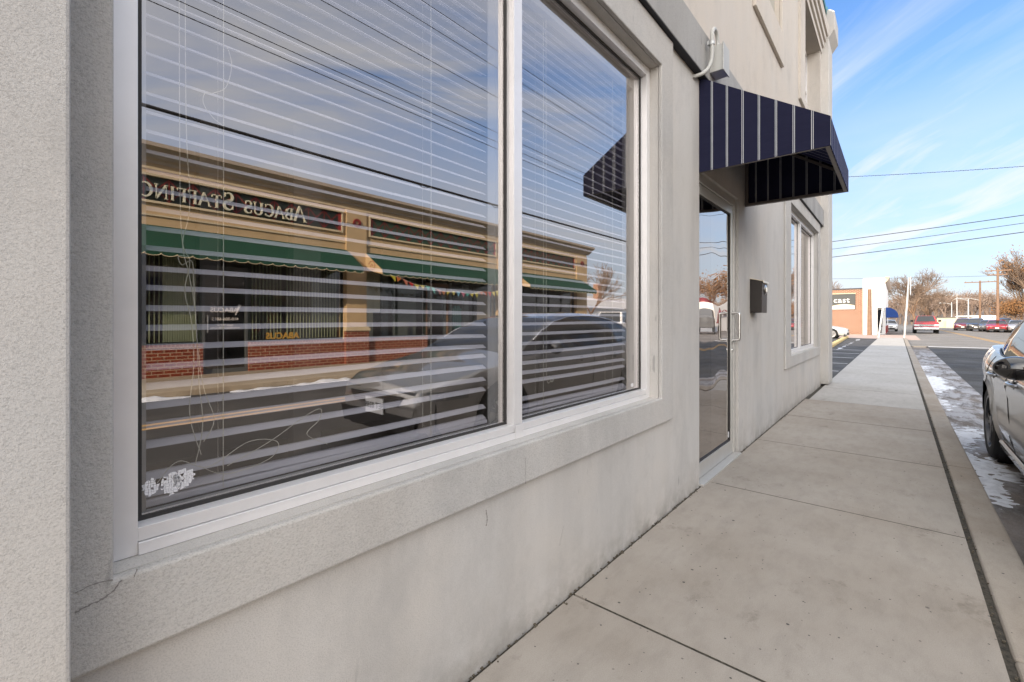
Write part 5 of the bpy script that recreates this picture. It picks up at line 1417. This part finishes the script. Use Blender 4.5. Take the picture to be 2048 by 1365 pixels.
tree('bare_tree', 'broad round-crowned bare tree right of the white corner shop', T1, 84, -2.1, 8.7, 8.8, .3)
tree('bare_tree', 'smaller bare tree behind the round-crowned one', T1, 98, -3.9, 7.6, 8.8, 2.2)
tree('bare_tree', 'tall orange-leaved tree rising behind the parked cars', T2, 92, -15.0, 11.0, 11, .0, 900, 'leaf', lrad=.30)
tree('bare_tree', 'tall narrow tree with few leaves left of the tall orange-leaved tree', T2, 98, -13.6, 9.6, 11, 1.9, 350, 'leaf', lrad=.25)
tree('bare_tree', 'tallest bare tree at the right edge behind the car roof', T2, 86, -16.2, 10.8, 11, 4.0, 500, 'leaf_olive', lrad=.25)
tree('bare_tree', 'low bushy olive tree behind the red and grey cars', T1, 92, -16.0, 5.6, 8.8, 5.0, 3200, 'leaf_olive', lrad=.40, lsize=.11)
tree('bare_tree', 'low bushy orange tree between the two wooden poles', T1, 98, -13.4, 4.6, 8.8, 1.2, 2800, 'leaf', lrad=.40, lsize=.11)
tree('bare_tree', 'bare tree past the corner of the shop row, seen mirrored', T3, 36, -19, 6.6, 9, .6)
tree('bare_tree', 'orange-twigged tree mirrored in the door glass', T1, 66, -16.5, 8.6, 8.8, 3.3, 1500, 'leaf', lrad=.6)
tree('bare_tree', 'bare treetop showing above the flat brick shop roof', T3, 92, 8.5, 8.0, 9, 2.6)
tree('bare_tree', 'second bare treetop above the flat brick shop roof', T3, 96, 12.5, 8.2, 9, 4.1)
# distant woods: one mass
b = MB(); lf = MB(); r_ = random.Random(77)
TF1 = grow(31, 10, .78, 4, .25, clear=.2, minr=.05, split=(3, 4)); TF2 = grow(32, 10, .7, 4, .25, clear=.2, minr=.05, split=(3, 4))
for i in range(150):
    T = TF1 if i % 2 else TF2; x = r_.uniform(165, 240); y = r_.uniform(-62, 48); h = r_.uniform(6.5, 9.2) * (x / 165)
    off = Vector((x, y, -.3)); rot = r_.uniform(0, 6.28)
    tree_mesh(T[0], 0, 9, b, off, h / 10, rot)
    leafy(T[1], 260, .16, i, lf, off, .7, h / 10, rot)
tag(b.build('distant_woods', M['twig_far']), kind='stuff'); tag(lf.build('distant_wood_twigs', M['twig_far']), kind='stuff')
tag(grid('hill', 240, 420, -160, 160, 30, 40, lambda x, y: -1 + (x - 240) * .075 + 3 * noise.noise(Vector((x * .03, y * .03, 0))), m_plain('hill_brown', (.13, .10, .08), .95, var=.4, vs=.3)), kind='structure')

bpy.context.view_layer.update()
